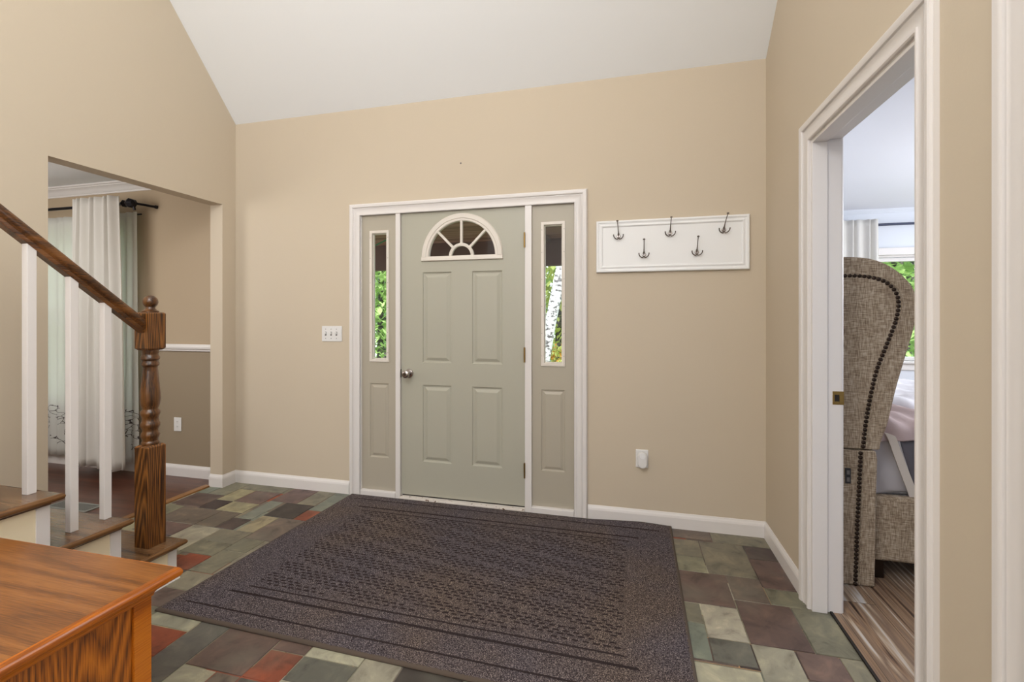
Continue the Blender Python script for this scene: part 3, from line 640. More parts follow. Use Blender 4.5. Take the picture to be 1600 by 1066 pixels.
CR = [(0, -.078), (.008, -.078), (.010, -.066), (.018, -.060), (.024, -.046), (.040, -.030), (.058, -.022), (.062, -.014), (.074, -.012), (.076, 0), (0, 0)]
mb = MB(); mb.sweep([(-3.155, D), (-8.2, D)], CR, lambda u, v, h: (u, v, 2.46 + h)); struct('trim_6', mb, 'trim', 'white crown moulding along the dining room ceiling', 'crown moulding', keep=True, smooth='auto')
mb = MB(); mb.sweep([(-3.155, D), (-4.0, D)], [(0, 0), (.012, .002), (.014, .014), (.022, .022), (.024, .036), (.016, .044), (.012, .056), (0, .058)], lambda u, v, h: (u, v, 1.03 + h))
struct('trim_7', mb, 'trim', 'white chair rail above the taupe lower wall', 'chair rail', keep=True, smooth='auto')
base('baseboard_dining', [(-3.155, D), (-8.2, D)], 'trim', 'white baseboard of the dining room')
w3 = empty('window_3', (-4.885, D, .56), 'dining room window behind the sheer curtain', 'window', kind='structure')
mb = MB(); rect_faces(mb, [-5.75, -5.70, -4.91, -4.86, -4.17, -4.12], [.56, .61, 1.32, 1.37, 2.07, 2.12], [(-5.70, -4.91, .61, 1.32), (-4.86, -4.17, .61, 1.32), (-5.70, -4.91, 1.37, 2.07), (-4.86, -4.17, 1.37, 2.07)], f0, -.03, -.09)
obj('window_frame', mb, 'trim', w3, bevel=.003)
obj('window_glass', MB().box(-5.72, -4.15, D + .055, D + .06, .58, 2.1), 'glass', w3)
obj('window_sill', MB().box(-5.80, -4.09, D - .012, D + .04, .535, .56), 'trim', w3, bevel=.004)

# ------------------------------------------------------------------ bedroom shell
YB = 5.65
bw = MB(); rect_faces(bw, [.905, 2.42, 4.10, 5.2], [0, .86, 1.935, 2.44], [(2.42, 4.10, .86, 1.935)], front(YB), 0, -.13)
struct('wall_bedroom_far', bw, 'bedwall', 'pale bedroom wall with the window', 'wall', keep=True)
struct('wall_bedroom_left', MB().box(.785, .905, 3.169, 5.78, 0, 2.44), 'bedwall', 'pale bedroom wall behind the headboard', 'wall', keep=True)
struct('wall_bedroom_right', MB().box(5.2, 5.32, .38, 5.78, 0, 2.44), 'bedwall', 'pale bedroom wall opposite the headboard', 'wall', keep=True)
struct('wall_bedroom_near', MB().box(.905, 5.2, .38, .5, 0, 2.44), 'bedwall', 'pale near bedroom wall', 'wall', keep=True)
struct('ceiling_bedroom', MB().box(.902, 5.32, .38, 5.78, 2.44, 2.54), 'bedceil', 'white flat bedroom ceiling', 'ceiling', keep=True)
struct('wall_bedroom_doorway', MB().box(.900, .9055, .5, 1.43, 0, 2.44).box(.900, .9055, 2.445, 3.17, 0, 2.44).box(.900, .9055, 1.43, 2.445, 2.2, 2.44), 'bedwall', 'pale bedroom side of the doorway wall', 'wall', keep=True)
mb = MB(); mb.sweep([(5.2, YB), (.905, YB)], [(0, -.04), (.01, -.04), (.02, -.02), (.036, -.008), (.04, 0), (0, 0)], lambda u, v, h: (u, v, 2.44 + h)); struct('trim_8', mb, 'bedwall', 'small white cove moulding at the bedroom ceiling', 'cove moulding', keep=True, smooth='auto')
base('baseboard_bedroom', [(5.2, YB), (.905, YB)], 'trim', 'white bedroom baseboard')
w4 = empty('window_4', (3.26, YB, .86), 'wide bedroom window looking onto green trees', 'window', kind='structure')
fb = front(YB)
mb = MB(); mb.sweep([(2.42, .86), (2.42, 1.935), (4.10, 1.935), (4.10, .86)], [(a, h) for a, h in CAS], fb); obj('window_casing', mb, 'trim', w4, smooth='auto')
mb = MB(); rect_faces(mb, [2.42, 2.46, 3.24, 3.28, 4.06, 4.10], [.86, .90, 1.895, 1.935], [(2.46, 3.24, .90, 1.895), (3.28, 4.06, .90, 1.895)], fb, -.03, -.09); obj('window_frame', mb, 'trim', w4, bevel=.003)
obj('window_glass', MB().box(2.44, 4.08, YB + .055, YB + .06, .88, 1.915), 'glass', w4)
obj('window_sill', MB().box(2.33, 4.19, YB - .045, YB + .04, .835, .86).box(2.36, 4.16, YB - .016, YB, .765, .835), 'trim', w4, bevel=.004)
# ------------------------------------------------------------------ staircase (climbs toward the camera along the left wall)
XS = -2.235; NOSE = -2.20
st = empty('staircase', (-2.6, 1.0, 0), 'oak staircase with cream side panels climbing along the left wall', 'staircase')
tz = lambda k: .17 + .215 * k
ty = lambda k: 1.896 - .2655 * k
for k in range(7):
    z = tz(k); y1 = ty(k); y0 = ty(k + 1) - .03
    b = MB().box(-3.038, NOSE - .012, y0, y1 - .012, z - .026, z)
    obj('tread', b, 'oaky', st)
    n_ = MB(); hp = [(0, -.026), (.006, -.026), (.012, -.021), (.0145, -.013), (.012, -.005), (.006, 0), (0, 0)]
    n_.sweep([(-3.038, y1 - .012), (NOSE - .012, y1 - .012), (NOSE - .012, y0)], hp, lambda u, v, h: (u, v, z + h))
    obj('nosing', n_, 'oaknose', st, smooth='auto')
    zb = tz(k - 1) if k else 0
    obj('riser', MB().box(-3.038, XS, y1 - .046, y1 - .028, zb, z - .026), 'trim', st)
    obj('riser_end_trim', MB().box(XS - .002, XS + .004, y1 - .075, y1 - .030, zb, z - .026), 'trim', st, bevel=.001)
    pn = MB().box(XS - .015, XS, y0 + .0, y1 - .072, 0, z - .026); obj('side_panel', pn, 'panelcream', st)
    cv = MB().box(XS, XS + .012, y0 + .03, y1 - .03, z - .038, z - .026); obj('cove_moulding', cv, 'oaknose', st, bevel=.003)

obj('base_shoe', MB().sweep([(-2.236, 0), (-2.236, 1.845)], [(0, 0), (-.052, 0), (-.048, .012), (-.030, .020), (0, .022)], lambda u, v, h: (u, v, h)), 'trim', st)
rl = empty('stair_railing', (-2.325, 1.805, .17), 'dark oak handrail and newel post with white square balusters', 'railing')
NX, NYc = -2.325, 1.805; hw = .0445
def sq(mb, z0, z1, ch=0.0, ct=0.0):
    pr = []
    if ct: pass
    i = len(mb.v); lev = [(z0, hw - ch), (z0 + ch, hw), (z1 - ct, hw), (z1, hw - ct)]
    for z, h in lev:
        mb.v += [(NX - h, NYc - h, z), (NX + h, NYc - h, z), (NX + h, NYc + h, z), (NX - h, NYc + h, z)]
    for r in range(3):
        for k in range(4): j = (k + 1) % 4; mb.f.append((i + 4 * r + k, i + 4 * r + j, i + 4 * r + 4 + j, i + 4 * r + 4 + k))
    mb.f.append((i + 3, i + 2, i + 1, i)); mb.f.append((i + 12, i + 13, i + 14, i + 15))
nw = empty('newel_post', (0, 0, 0), None, None); nw.parent = rl
m_ = MB(); sq(m_, .17, .672, 0, .010); obj('newel_base', m_, 'oak', nw, bevel=.0015)
m_ = MB(); sq(m_, 1.142, 1.330, .010, .006); obj('newel_block', m_, 'oak', nw, bevel=.0015)
tp = [(.030, .660), (.038, .674), (.038, .682), (.033, .690), (.034, .700), (.039, .712), (.040, .722), (.035, .734), (.033, .742), (.036, .752), (.041, .764), (.041, .776), (.036, .786),
      (.034, .800), (.037, .812), (.042, .824), (.041, .836), (.034, .846), (.033, .850), (.040, .870), (.0435, .900), (.042, .935), (.037, .985), (.032, 1.035), (.030, 1.055), (.031, 1.060),
      (.038, 1.068), (.0385, 1.076), (.034, 1.084), (.034, 1.090), (.040, 1.098), (.040, 1.108), (.035, 1.116), (.034, 1.124), (.037, 1.132), (.036, 1.146), (.02, 1.15)]
obj('newel_turning', MB().lathe(tp, (NX, NYc, 0), 'z', 40), 'oakturn', nw, smooth='auto')
bp = [(.030, 1.329), (.036, 1.331), (.036, 1.337), (.028, 1.342), (.021, 1.350), (.020, 1.356)]
rb = .0325; zc = 1.3835
bp += [(rb * math.cos(R(a)), zc + rb * math.sin(R(a))) for a in range(-52, 90, 8)] + [(.001, zc + rb)]
obj('newel_ball', MB().lathe(bp, (NX, NYc, 0), 'z', 36), 'oakturn', nw, smooth='auto')
# handrail swept parallel to the treads
sl = .215 / .2655
rp_ = [(-.018, -.042), (.018, -.042), (.020, -.036), (.020, -.028), (.026, -.024), (.030, -.016), (.029, -.004), (.024, .006), (.014, .012), (0, .014), (-.014, .012), (-.024, .006), (-.029, -.004), (-.030, -.016), (-.026, -.024), (-.020, -.028), (-.020, -.036)]
def railz(y): return 1.275 + (1.775 - y) * sl
ya, yb = NYc - hw + .002, .35
hr = MB(); i = 0
for y in (ya, yb):
    for a, b in rp_: hr.v.append((NX + a * 1.05, y, railz(y) + b * 1.38))
n_ = len(rp_)
for k in range(n_): j = (k + 1) % n_; hr.f.append((k, j, n_ + j, n_ + k))
hr.f.append(tuple(range(n_))); hr.f.append(tuple(range(2 * n_ - 1, n_ - 1, -1)))
obj('handrail', hr, 'rail', rl, smooth='auto')
for k, (y, t) in enumerate(((1.600, 1), (1.468, 1), (1.322, 2), (1.190, 2), (1.057, 3))):
    h_ = .0155; zt = railz(y) - .050
    mb = MB(); i = 0
    mb.v += [(NX - h_, y - h_, tz(t)), (NX + h_, y - h_, tz(t)), (NX + h_, y + h_, tz(t)), (NX - h_, y + h_, tz(t)),
             (NX - h_, y - h_, zt + h_ * sl), (NX + h_, y - h_, zt + h_ * sl), (NX + h_, y + h_, zt - h_ * sl), (NX - h_, y + h_, zt - h_ * sl)]
    mb.f += [(3, 2, 1, 0), (4, 5, 6, 7), (0, 1, 5, 4), (1, 2, 6, 5), (2, 3, 7, 6), (3, 0, 4, 7)]
    obj('baluster', mb, 'trim', rl, bevel=.0015)

# ------------------------------------------------------------------ rug
FL, BL, BR, FR = (-2.030, 1.615), (-1.972, 3.010), (.240, 3.006), (.222, 1.560)
def rugpt(u, v):
    x = (FL[0] * (1 - u) + FR[0] * u) * (1 - v) + (BL[0] * (1 - u) + BR[0] * u) * v
    y = (FL[1] * (1 - u) + FR[1] * u) * (1 - v) + (BL[1] * (1 - u) + BR[1] * u) * v
    return x, y
rr = random.Random(3); W_, H_ = 2.23, 1.41
def lift(x, y):
    if x < -.26: return 0
    t = max(0, min(1, (x + .26) / .3)); s_ = max(0, min(1, (y - 2.93) / .08)); return .016 * t * s_ * (1 - .5 * max(0, (x - .1) / .14))
def rugfn(u, v):
    x, y = rugpt(u, v); a = u * W_; b = v * H_; da = min(a, W_ - a); db = min(b, H_ - b); d_ = min(da, db)
    z = .0145 + rr.uniform(-.0009, .0009)
    for g, w_ in ((.07, .0035), (.19, .0035), (.245, .0035)):
        if abs(d_ - g) < w_: z -= .0095 if db < da else .003
    if d_ > .26:
        row = int(b / .0215); fb_ = b / .0215 - row
        if fb_ < .21:
            ka = (a + (row % 2) * .021) / .042; fa = ka % 1
            if fa < .5 and (int(ka) * 7919 + row * 104729) % 11 > 2: z -= .0085
    if d_ < .012: z -= .002
    return (x, y, z + lift(x, y))
rg = MB(); rg.grid(470, 300, rugfn)
rug = empty('door_mat_rug', (-.87, 2.3, 0), 'large charcoal speckled entry rug with ribbed waffle centre before the front door', 'rug')
pl_ = obj('pile', rg, 'rug', rug, smooth=True); pl_.data.materials.append(M['groove_shade'])
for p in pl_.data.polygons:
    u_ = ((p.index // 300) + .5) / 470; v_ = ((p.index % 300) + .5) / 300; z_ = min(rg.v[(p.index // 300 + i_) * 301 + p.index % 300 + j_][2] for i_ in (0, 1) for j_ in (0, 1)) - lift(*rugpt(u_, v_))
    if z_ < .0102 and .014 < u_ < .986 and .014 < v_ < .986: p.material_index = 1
bd = MB(); per = []
for t in range(40): per.append(rugpt(t / 40, 0))
for t in range(30): per.append(rugpt(1, t / 30))
for t in range(60): per.append(rugpt(1 - t / 60, 1))
for t in range(30): per.append(rugpt(0, 1 - t / 30))
i = 0; n_ = len(per); prof = [(.004, .0125), (-.002, .0128), (-.009, .010), (-.0115, .004), (-.0105, .0004), (.004, .0004)]
P2 = [Vector(p) for p in per]
for a in range(n_):
    d0 = (P2[a] - P2[a - 1]).normalized(); d1_ = (P2[(a + 1) % n_] - P2[a]).normalized(); nn = (Vector((-d0.y, d0.x)) + Vector((-d1_.y, d1_.x))); nn = nn / (1 + d0.dot(d1_))
    for o_, h in prof: q = P2[a] + nn * o_; bd.v.append((q.x, q.y, h + lift(*P2[a]) * (1 if h > .001 else .9)))
for a in range(n_):
    b = (a + 1) % n_
    for k in range(len(prof) - 1): bd.f.append((a * 6 + k, b * 6 + k, b * 6 + k + 1, a * 6 + k + 1))
obj('binding', bd, 'binding', rug, smooth=True)

# ------------------------------------------------------------------ chest in the near left corner
CXm, CX, CYn, CY, CZ = -2.185, -1.367, -.25, 1.163, .52
ch = empty('blanket_chest', ((CXm + CX) / 2, (CY + CYn) / 2, 0), 'orange oak chest with a wide moulded top in the near left corner', 'chest')
t_ = MB(); hp = [(-.056, .0), (-.052, .0), (-.050, .008), (-.044, .016), (-.034, .022), (-.026, .026), (-.026, .031), (-.020, .031), (-.019, .036), (-.012, .036), (-.004, .040), (0, .046), (.001, .055), (-.003, .064), (-.009, .069), (-.014, .0705)]
tzb = CZ - .0705
path = [(CX, CY), (CXm, CY), (CXm, CYn), (CX, CYn)]
def ring2(mb, path, prof, z0):     # offsets outward for a ccw loop
    mb.sweep(path, [(-o, z0 + h) for o, h in prof], lambda u, v, h: (u, v, h), closed=True)
ring2(t_, path, hp, tzb)
obj('top_moulding', t_, 'chestedge', ch, smooth='auto')
obj('top', MB().box(CXm + .0138, CX - .0138, CYn + .0138, CY - .0138, CZ - .03, CZ), 'chesttop', ch)
bx0, bx1, by0, by1 = CXm + .055, CX - .055, CYn + .055, CY - .055
bo = MB().box(bx0 + .012, bx1 - .008, by0 + .012, by1 - .012, .03, tzb + .02); obj('side_panel', bo, 'chest', ch)
for yy in ((by1 - .052, by1), (by0, by0 + .052)):
    for xx in ((bx1 - .052, bx1), (bx0, bx0 + .052)): obj('corner_stile', MB().box(xx[0], xx[1], yy[0], yy[1], .03, tzb + .012), 'chestedge', ch, bevel=.002)
obj('top_rail', MB().box(bx1 - .02, bx1, by0 + .052, by1 - .052, tzb - .004, tzb + .012), 'chestedge', ch, bevel=.001)
bs = MB(); ring2(bs, [(bx1, by1), (bx0, by1), (bx0, by0), (bx1, by0)], [(0, 0), (.022, 0), (.022, .10), (.018, .118), (.010, .126), (.008, .140), (0, .148)], 0)
obj('plinth', bs, 'chestedge', ch, smooth='auto')

# ------------------------------------------------------------------ coat rack
cr = empty('coat_rack', (.244, D, 1.592), 'white framed board with five metal hooks on the wall right of the front door', 'coat rack')
x0, x1, z0, z1 = -.207, .693, 1.594, 1.922
mb = MB(); mb.box(x0, x1, D - .014, D - .0005, z0, z1)
FPf = [(0, .012), (0, .018), (.004, .022), (.012, .022), (.016, .018), (.024, .017), (.030, .021), (.036, .021), (.040, .015), (.044, .014)]
obj('back_board', mb, 'board', cr)
mb = MB(); mb.sweep([(x0, z0), (x1, z0), (x1, z1), (x0, z1)], FPf, f0, closed=True); obj('frame_moulding', mb, 'board', cr)
def hook(x, z, lean=0.0):
    y = D - .014
    h = empty('hook', (0, 0, 0), None, None); h.parent = cr
    obj('backplate', MB().lathe([(.001, -.006), (.009, -.006), (.0125, -.0035), (.0125, 0), (.001, 0)], (x, y, z), 'y', 24), 'steel', h, smooth='auto')
    s_ = MB(); s_.tube([(x, y - .004, z), (x, y - .012, z + .010), (x + lean * .2, y - .022, z + .034), (x + lean * .6, y - .034, z + .062), (x + lean, y - .048, z + .086)], [.0042, .0036, .0026, .0024, .0028], 10)
    s_.lathe([(.001, -.004), (.0065, -.004), (.0075, .002), (.0035, .005), (.001, .005)], (x + lean, y - .050, z + .089), 'z', 16)
    s_.lathe([(.001, -.009), (.005, -.008), (.006, -.004), (.005, 0)], (x, y - .002, z + .014), 'y', 12)
    obj('upper_prong', s_, 'nickeldark', h, smooth='auto')
    for sg in (-1, 1):
        pts = [(x, y - .006, z - .006)] + [(x + sg * (.004 + .026 * math.sin(a)), y - .010 - .016 * a / 1.6, z + .004 - .024 * math.cos(a)) for a in (0.1, .45, .8, 1.15, 1.5, 1.75)]
        obj('lower_prong', MB().tube(pts, [.0026, .0034, .0034, .0032, .003, .003, .0034], 10), 'nickeldark', h, smooth='auto')
for x, z, l in ((-.068, 1.822, -.006), (.243, 1.828, .004), (.551, 1.834, .014), (.087, 1.700, 0), (.398, 1.704, .003)): hook(x, z, l)

# ------------------------------------------------------------------ switch plate, outlets, night light
sw = empty('light_switch', (-2.161, D, 1.127), 'white four gang light switch plate left of the front door', 'light switch')
mb = MB().box(-2.247, -2.075, D - .006, D, 1.127, 1.243); obj('plate', mb, 'plastic', sw, bevel=.003)
for i, x in enumerate((-2.213, -2.167, -2.121)):
    obj('toggle', MB().box(x - .005, x + .005, D - .016, D - .005, 1.181, 1.197), 'plastic', sw, bevel=.002)
    for z in (1.150, 1.22): obj('screw', MB().lathe([(.0005, -.0072), (.0032, -.0070), (.0032, -.005)], (x, D, z), 'y', 10), 'slot', sw)
    obj('toggle_slot', MB().box(x - .0065, x + .0065, D - .0068, D - .005, 1.171, 1.200), 'slot', sw)
obj('rocker', MB().box(-2.096, -2.080, D - .0085, D - .005, 1.152, 1.218), 'plastic', sw, bevel=.001)
def outlet(x, z, label):
    o = empty('wall_outlet', (x, D, z - .057), label, 'outlet')
    obj('plate', MB().box(x - .038, x + .038, D - .006, D - .0003, z - .057, z + .057), 'plastic', o, bevel=.003)
    for dz in (-.02, .02):
        obj('socket', MB().lathe([(.001, -.0075), (.0155, -.0075), (.0165, -.005)], (x, D, z + dz), 'y', 20), 'plastic', o, smooth='auto')
        obj('slot', MB().box(x - .0065, x - .0045, D - .0082, D - .007, z + dz - .001, z + dz + .008).box(x + .0045, x + .0065, D - .0082, D - .007, z + dz - .001, z + dz + .007).lathe([(.0005, -.0082), (.0022, -.008)], (x, D, z + dz - .008), 'y', 10), 'slot', o)
outlet(.076, .416, 'white outlet low on the tan wall under the coat rack')
outlet(-3.620, .425, 'white outlet on the taupe lower wall of the dining room')
nl = empty('night_light', (.078, D, .36), 'rounded white night light plugged into the outlet under the coat rack', 'night light')
def caps(w_, h_, x, z, y0, y1, n=12):
    pts = [(x + w_ * math.cos(R(a)), z + h_ - w_ + w_ * math.sin(R(a))) for a in range(0, 181, 15)] + [(x + w_ * math.cos(R(a)), z - h_ + w_ + w_ * math.sin(R(a))) for a in range(180, 361, 15)]
    return MB().prism(pts, front(D), y0, y1)
obj('housing', caps(.029, .050, .078, .412, .0083, .040), 'plastic', nl, bevel=.006, smooth='auto')
obj('lens', caps(.017, .020, .078, .442, .040, .043), 'board', nl, bevel=.002, smooth='auto')

# ------------------------------------------------------------------ dining curtains
def fold(name, x0, x1, z0, z1, y, amp, nf, m, ph=0, flare=0.0, parent=None, seed=1, thick=.002, hem=.0):
    r_ = random.Random(seed); a_ = [r_.uniform(.5, 1.1) for _ in range(40)]; 
    def fn(u, v):
        w_ = u * nf; k = int(w_) % 39; aa = a_[k] * (1 - (w_ % 1)) + a_[k + 1] * (w_ % 1)
        z = z1 + (z0 - z1) * v; x = x0 + (x1 - x0) * u + flare * v * (u - .5) + .012 * math.sin(w_ * 3.1 + v * 2)
        yy = y + amp * aa * math.sin(2 * math.pi * w_ + ph + .5 * math.sin(v * 2.5 + u * 4)) * (.75 + .35 * v)
        return (x, yy, z + hem * math.sin(u * 9 + seed) * v)
    mb = MB(); mb.grid(int(nf * 14), 30, fn); return obj(name, mb, m, parent, smooth=True, solid=thick, keep=True)
cu = fold('curtain', -4.46, -3.985, .085, 2.285, 2.82, .030, 6.5, 'curtain', seed=4, flare=.13, hem=.008)
tag(cu, 'opaque white curtain panel gathered at the right end of the dining room rod', 'curtain')
sh = fold('sheer_curtain', -5.9, -3.95, .10, 2.185, 2.965, .012, 20, 'sheer', seed=9, hem=.004)
tag(sh, 'white sheer curtain with stitched dark branches near its hem in the dining room', 'curtain')
rd = empty('curtain_rod', (-4.9, 2.86, 2.27), 'black curtain rod with a knobbed end in the dining room', 'curtain rod')
obj('rod', MB().tube([(-6.1, 2.885, 2.235), (-4.03, 2.885, 2.235)], .012, 14), 'rodblack', rd, smooth='auto')
obj('finial', MB().lathe([(.001, -4.03), (.014, -4.03), (.020, -4.01), (.032, -3.99), (.026, -3.975), (.018, -3.965), (.034, -3.945), (.042, -3.92), (.030, -3.885), (.014, -3.875), (.001, -3.87)], (0, 2.885, 2.235), 'x', 6), 'rodblack', rd, bevel=.002)
obj('bracket', MB().tube([(-3.90, 2.885, 2.235), (-3.86, 2.95, 2.232), (-3.84, 3.03, 2.232)], .010, 10).lathe([(.001, 3.02), (.014, 3.022), (.014, 3.036), (.001, 3.036)], (-3.84, 0, 2.232), 'y', 18).tube([(-3.90, 2.885, 2.24), (-3.90, 2.90, 2.18)], .010, 8), 'rodblack', rd, smooth='auto')
obj('sheer_rod', MB().tube([(-6.0, 2.99, 2.17), (-3.95, 2.99, 2.17)], .007, 10), 'rodblack', rd, smooth='auto')
fv = empty('floor_register', (-3.73, 2.36, 0), 'grey metal floor register on the dark boards beyond the stairs', 'floor vent')
mb = MB(); rect_faces(mb, [-3.90, -3.885, -3.545, -3.53], [2.30, 2.315, 2.405, 2.42], [(-3.885, -3.545, 2.315, 2.405)], lambda u, v, h: (u, v, h), .0005, .006); obj('vent_frame', mb, 'register', fv)
mb = MB()
for i in range(22): x = -3.88 + i * .0155; mb.prism([(x, 2.315), (x + .007, 2.315), (x + .007, 2.405), (x, 2.405)], lambda u, v, h: (u, v, h), .001, .005)
obj('louvres', mb, 'register', fv)

# ------------------------------------------------------------------ bed
bed = empty('bed', (1.9, 3.4, 0), 'wingback bed in tan linen with dark nailhead trim seen through the bedroom doorway', 'bed')
xz = lambda u, v, h: (u, 2.59 + h, v)
def smooth_poly(p, n=6):
    out = []
    for i in range(len(p) - 1):
        a = Vector(p[max(i - 1, 0)]); b = Vector(p[i]); c_ = Vector(p[i + 1]); d_ = Vector(p[min(i + 2, len(p) - 1)])
        for k in range(n):
            t = k / n; out.append(tuple(.5 * ((2 * b) + (c_ - a) * t + (2 * a - 5 * b + 4 * c_ - d_) * t * t + (3 * b - a - 3 * c_ + d_) * t ** 3)))
    out.append(p[-1]); return out
edge_up = smooth_poly([(1.163, .672), (1.168, .71), (1.196, .803), (1.228, .96), (1.262, 1.10), (1.300, 1.25), (1.316, 1.36), (1.300, 1.438), (1.255, 1.505), (1.190, 1.558), (1.115, 1.588), (1.03, 1.597), (.93, 1.598)])
nail = smooth_poly([(1.094, .68), (1.106, .80), (1.124, .92), (1.150, 1.05), (1.190, 1.17), (1.226, 1.28), (1.240, 1.365), (1.226, 1.43), (1.180, 1.478), (1.110, 1.502), (1.03, 1.508), (.93, 1.508)])
w_up = MB(); w_up.prism(edge_up + [(.915, 1.598), (.915, .668), (1.155, .668)], xz, 0, .085)
obj('headboard_wing', w_up, 'linen', bed, bevel=.010, smooth='auto')
w_lo = MB(); w_lo.prism([(.915, .004), (1.146, .004), (1.150, .30), (1.152, .45), (1.157, .62), (1.150, .662), (.915, .662)], xz, .001, .085)
obj('headboard_leg', w_lo, 'linen', bed, bevel=.008, smooth='auto')
# raised band outside the nail line
bd_ = MB()
def band(a_, b_, h0, h1):
    n_ = min(len(a_), len(b_))
    for i in range(n_ - 1): bd_.prism([a_[i], a_[i + 1], b_[i + 1], b_[i]], xz, h0, h1)
inner = [(x + .014, z + (.006 if z > 1.4 else 0)) for x, z in nail]
pipe = MB(); pipe.tube([xz(x, z, -.001) for x, z in inner], .0032, 8); pipe.tube([xz(x, z, -.001) for x, z in smooth_poly([(1.078, .01), (1.086, .3), (1.098, .655)])], .0032, 8)
obj('piping', pipe, 'linen', bed, smooth='auto')
ep = MB(); ep.tube([xz(x - .002, z - .001, .004) for x, z in edge_up], .0035, 8); obj('edge_piping', ep, 'linen', bed, smooth='auto')
nh = MB()
def along(p, step):
    out = []; acc = 0; P_ = [Vector(q) for q in p]; nxt = 0
    for i in range(len(P_) - 1):
        L_ = (P_[i + 1] - P_[i]).length
        while nxt <= acc + L_: out.append(P_[i].lerp(P_[i + 1], (nxt - acc) / L_)); nxt += step
        acc += L_
    return out
for q in along(nail, .0205) + along([(1.062, .012), (1.070, .3), (1.084, .650)], .0205):
    if q.x < .97: continue
    nh.lathe([(.0098, .001), (.0092, -.003), (.006, -.0055), (.001, -.0065)], (q.x, 2.59, q.y), 'y', 12)
obj('nailhead_trim', nh, 'nail', bed, smooth='auto')
us = empty('power_port', (0, 0, 0), None, None); us.parent = bed; us.location = Vector((1.03, 2.59, .50)) - bed.location
obj('port_plate', MB().box(1.018, 1.042, 2.586, 2.591, .497, .572), 'blackplastic', us, bevel=.001)
obj('port_socket', MB().box(1.024, 1.036, 2.5845, 2.5865, .507, .527).box(1.024, 1.036, 2.5845, 2.5865, .541, .561), 'slot', us)
obj('headboard', MB().box(.915, .99, 2.676, 4.35, .1, 1.56), 'linen', bed, bevel=.02, smooth='auto')
obj('headboard_wing', MB().prism(edge_up + [(.915, 1.598), (.915, .004), (1.146, .004)], lambda u, v, h: (u, 4.35 + h, v), 0, .085), 'linen', bed)
sr = MB(); sr.box(.99, 3.05, 2.668, 2.73, .10, .418); obj('side_rail', sr, 'linen', bed, bevel=.015, smooth='auto')
obj('side_rail', MB().box(.99, 3.05, 4.29, 4.35, .10, .418), 'linen', bed, bevel=.015)
obj('footboard', MB().box(3.05, 3.12, 2.668, 4.35, .10, .60), 'linen', bed, bevel=.015)
for x in (1.2, 3.0):
    for y in (2.72, 4.28): obj('bed_foot', MB().box(x - .03, x + .03, y - .02, y + .02, .002, .11), 'nail', bed)
for x in (1.36, 1.62, 1.88): obj('tufting_button', MB().lathe([(.001, -.006), (.011, -.005), (.014, .001)], (x, 2.668, .285), 'y', 14), 'linen', bed, smooth='auto')
mt = MB().box(1.0, 3.03, 2.74, 4.28, .40, .70); obj('mattress', mt, 'whitecloth', bed, bevel=.05)
# bedding: draped and creased cloth over the mattress edge
def nz2(a, b, s): return math.sin(a * 13 + s) * math.cos(b * 9 + s * 2) + .5 * math.sin(a * 31 + b * 17 + s) + .35 * math.sin(a * 7 - b * 23 + 2 * s)
def drape(name, x0, x1, zlow, ztop, ydeep, yout, m, label, seed, amp=.008, wav=.0):
    def fn(u, v):                                    # v 0..1 from the hanging edge up and over the top
        x = x0(v) + (x1(v) - x0(v)) * u; c_ = .06
        Lh = ztop - zlow - c_; Lt = ydeep; tot = Lh + c_ * 1.57 + Lt; s_ = v * tot
        if s_ < Lh: y, z = yout, zlow + s_; ny, nz_ = -1, 0
        elif s_ < Lh + c_ * 1.57: a = (s_ - Lh) / c_; y, z = yout + c_ - c_ * math.cos(a), ztop - c_ + c_ * math.sin(a); ny, nz_ = -math.cos(a), math.sin(a)
        else: y, z = yout + c_ + (s_ - Lh - c_ * 1.57), ztop; ny, nz_ = 0, 1
        k = amp * nz2(x * 1.4, s_ * 1.2, seed) + wav * math.sin(x * 22 + seed + s_ * 3)
        z_edge = .012 * math.sin(x * 9 + seed) if v < .02 else 0
        return (x, y + ny * k, z + nz_ * k + z_edge)
    mb = MB(); mb.grid(60, 70, fn); o = obj(name, mb, m, None, smooth=True, solid=.006, keep=True); return tag(o, label, name.replace('_', ' '))
drape('satin_sheet', lambda v: 1.182, lambda v: 1.375 - .17 * v, .412, .735, .30, 2.722, 'satin', 'shiny grey satin sheet hanging over the near side of the bed', 2, .010, .009)
drape('fleece_throw', lambda v: 1.346 - .17 * v, lambda v: 1.385 - .17 * v, .400, .748, .14, 2.706, 'creamhem', 'cream fleece edge hanging beside the grey satin sheet on the bed', 5, .003)
drape('dark_sheet', lambda v: 1.372 - .15 * v, lambda v: 2.3, .430, .735, .26, 2.728, 'darkcloth', 'charcoal sheet right of the grey satin sheet on the bed', 3, .008, .006)
drape('mauve_blanket', lambda v: 1.17 - .05 * v, lambda v: 2.4, .690, .790, .36, 2.715, 'mauve', 'mauve blanket bunched over the top edge of the bed', 7, .020, .010)
drape('white_duvet', lambda v: 1.02, lambda v: 2.9, .74, .83, .9, 3.15, 'whitecloth', 'rumpled white duvet on top of the bed behind the mauve blanket', 8, .018)
bcu = fold('curtain', 2.03, 2.46, .12, 2.315, 5.51, .028, 6, 'curtain', seed=21, flare=-.02)
tag(bcu, 'white pleated curtain left of the bedroom window', 'curtain')
tag(obj('curtain_rod', MB().tube([(1.9, 5.575, 2.268), (4.4, 5.575, 2.268)], .013, 12), mat('navy_rod', srgb(52, 58, 82), .4), smooth='auto'), 'dark navy curtain rod above the bedroom window', 'curtain rod')
bl = empty('roller_blind', (3.26, 5.62, 1.9), 'white rolled up blind at the top of the bedroom window', 'blind')
obj('blind_head', MB().box(2.40, 4.12, 5.60, 5.648, 1.955, 2.03), 'trim', bl, bevel=.004)

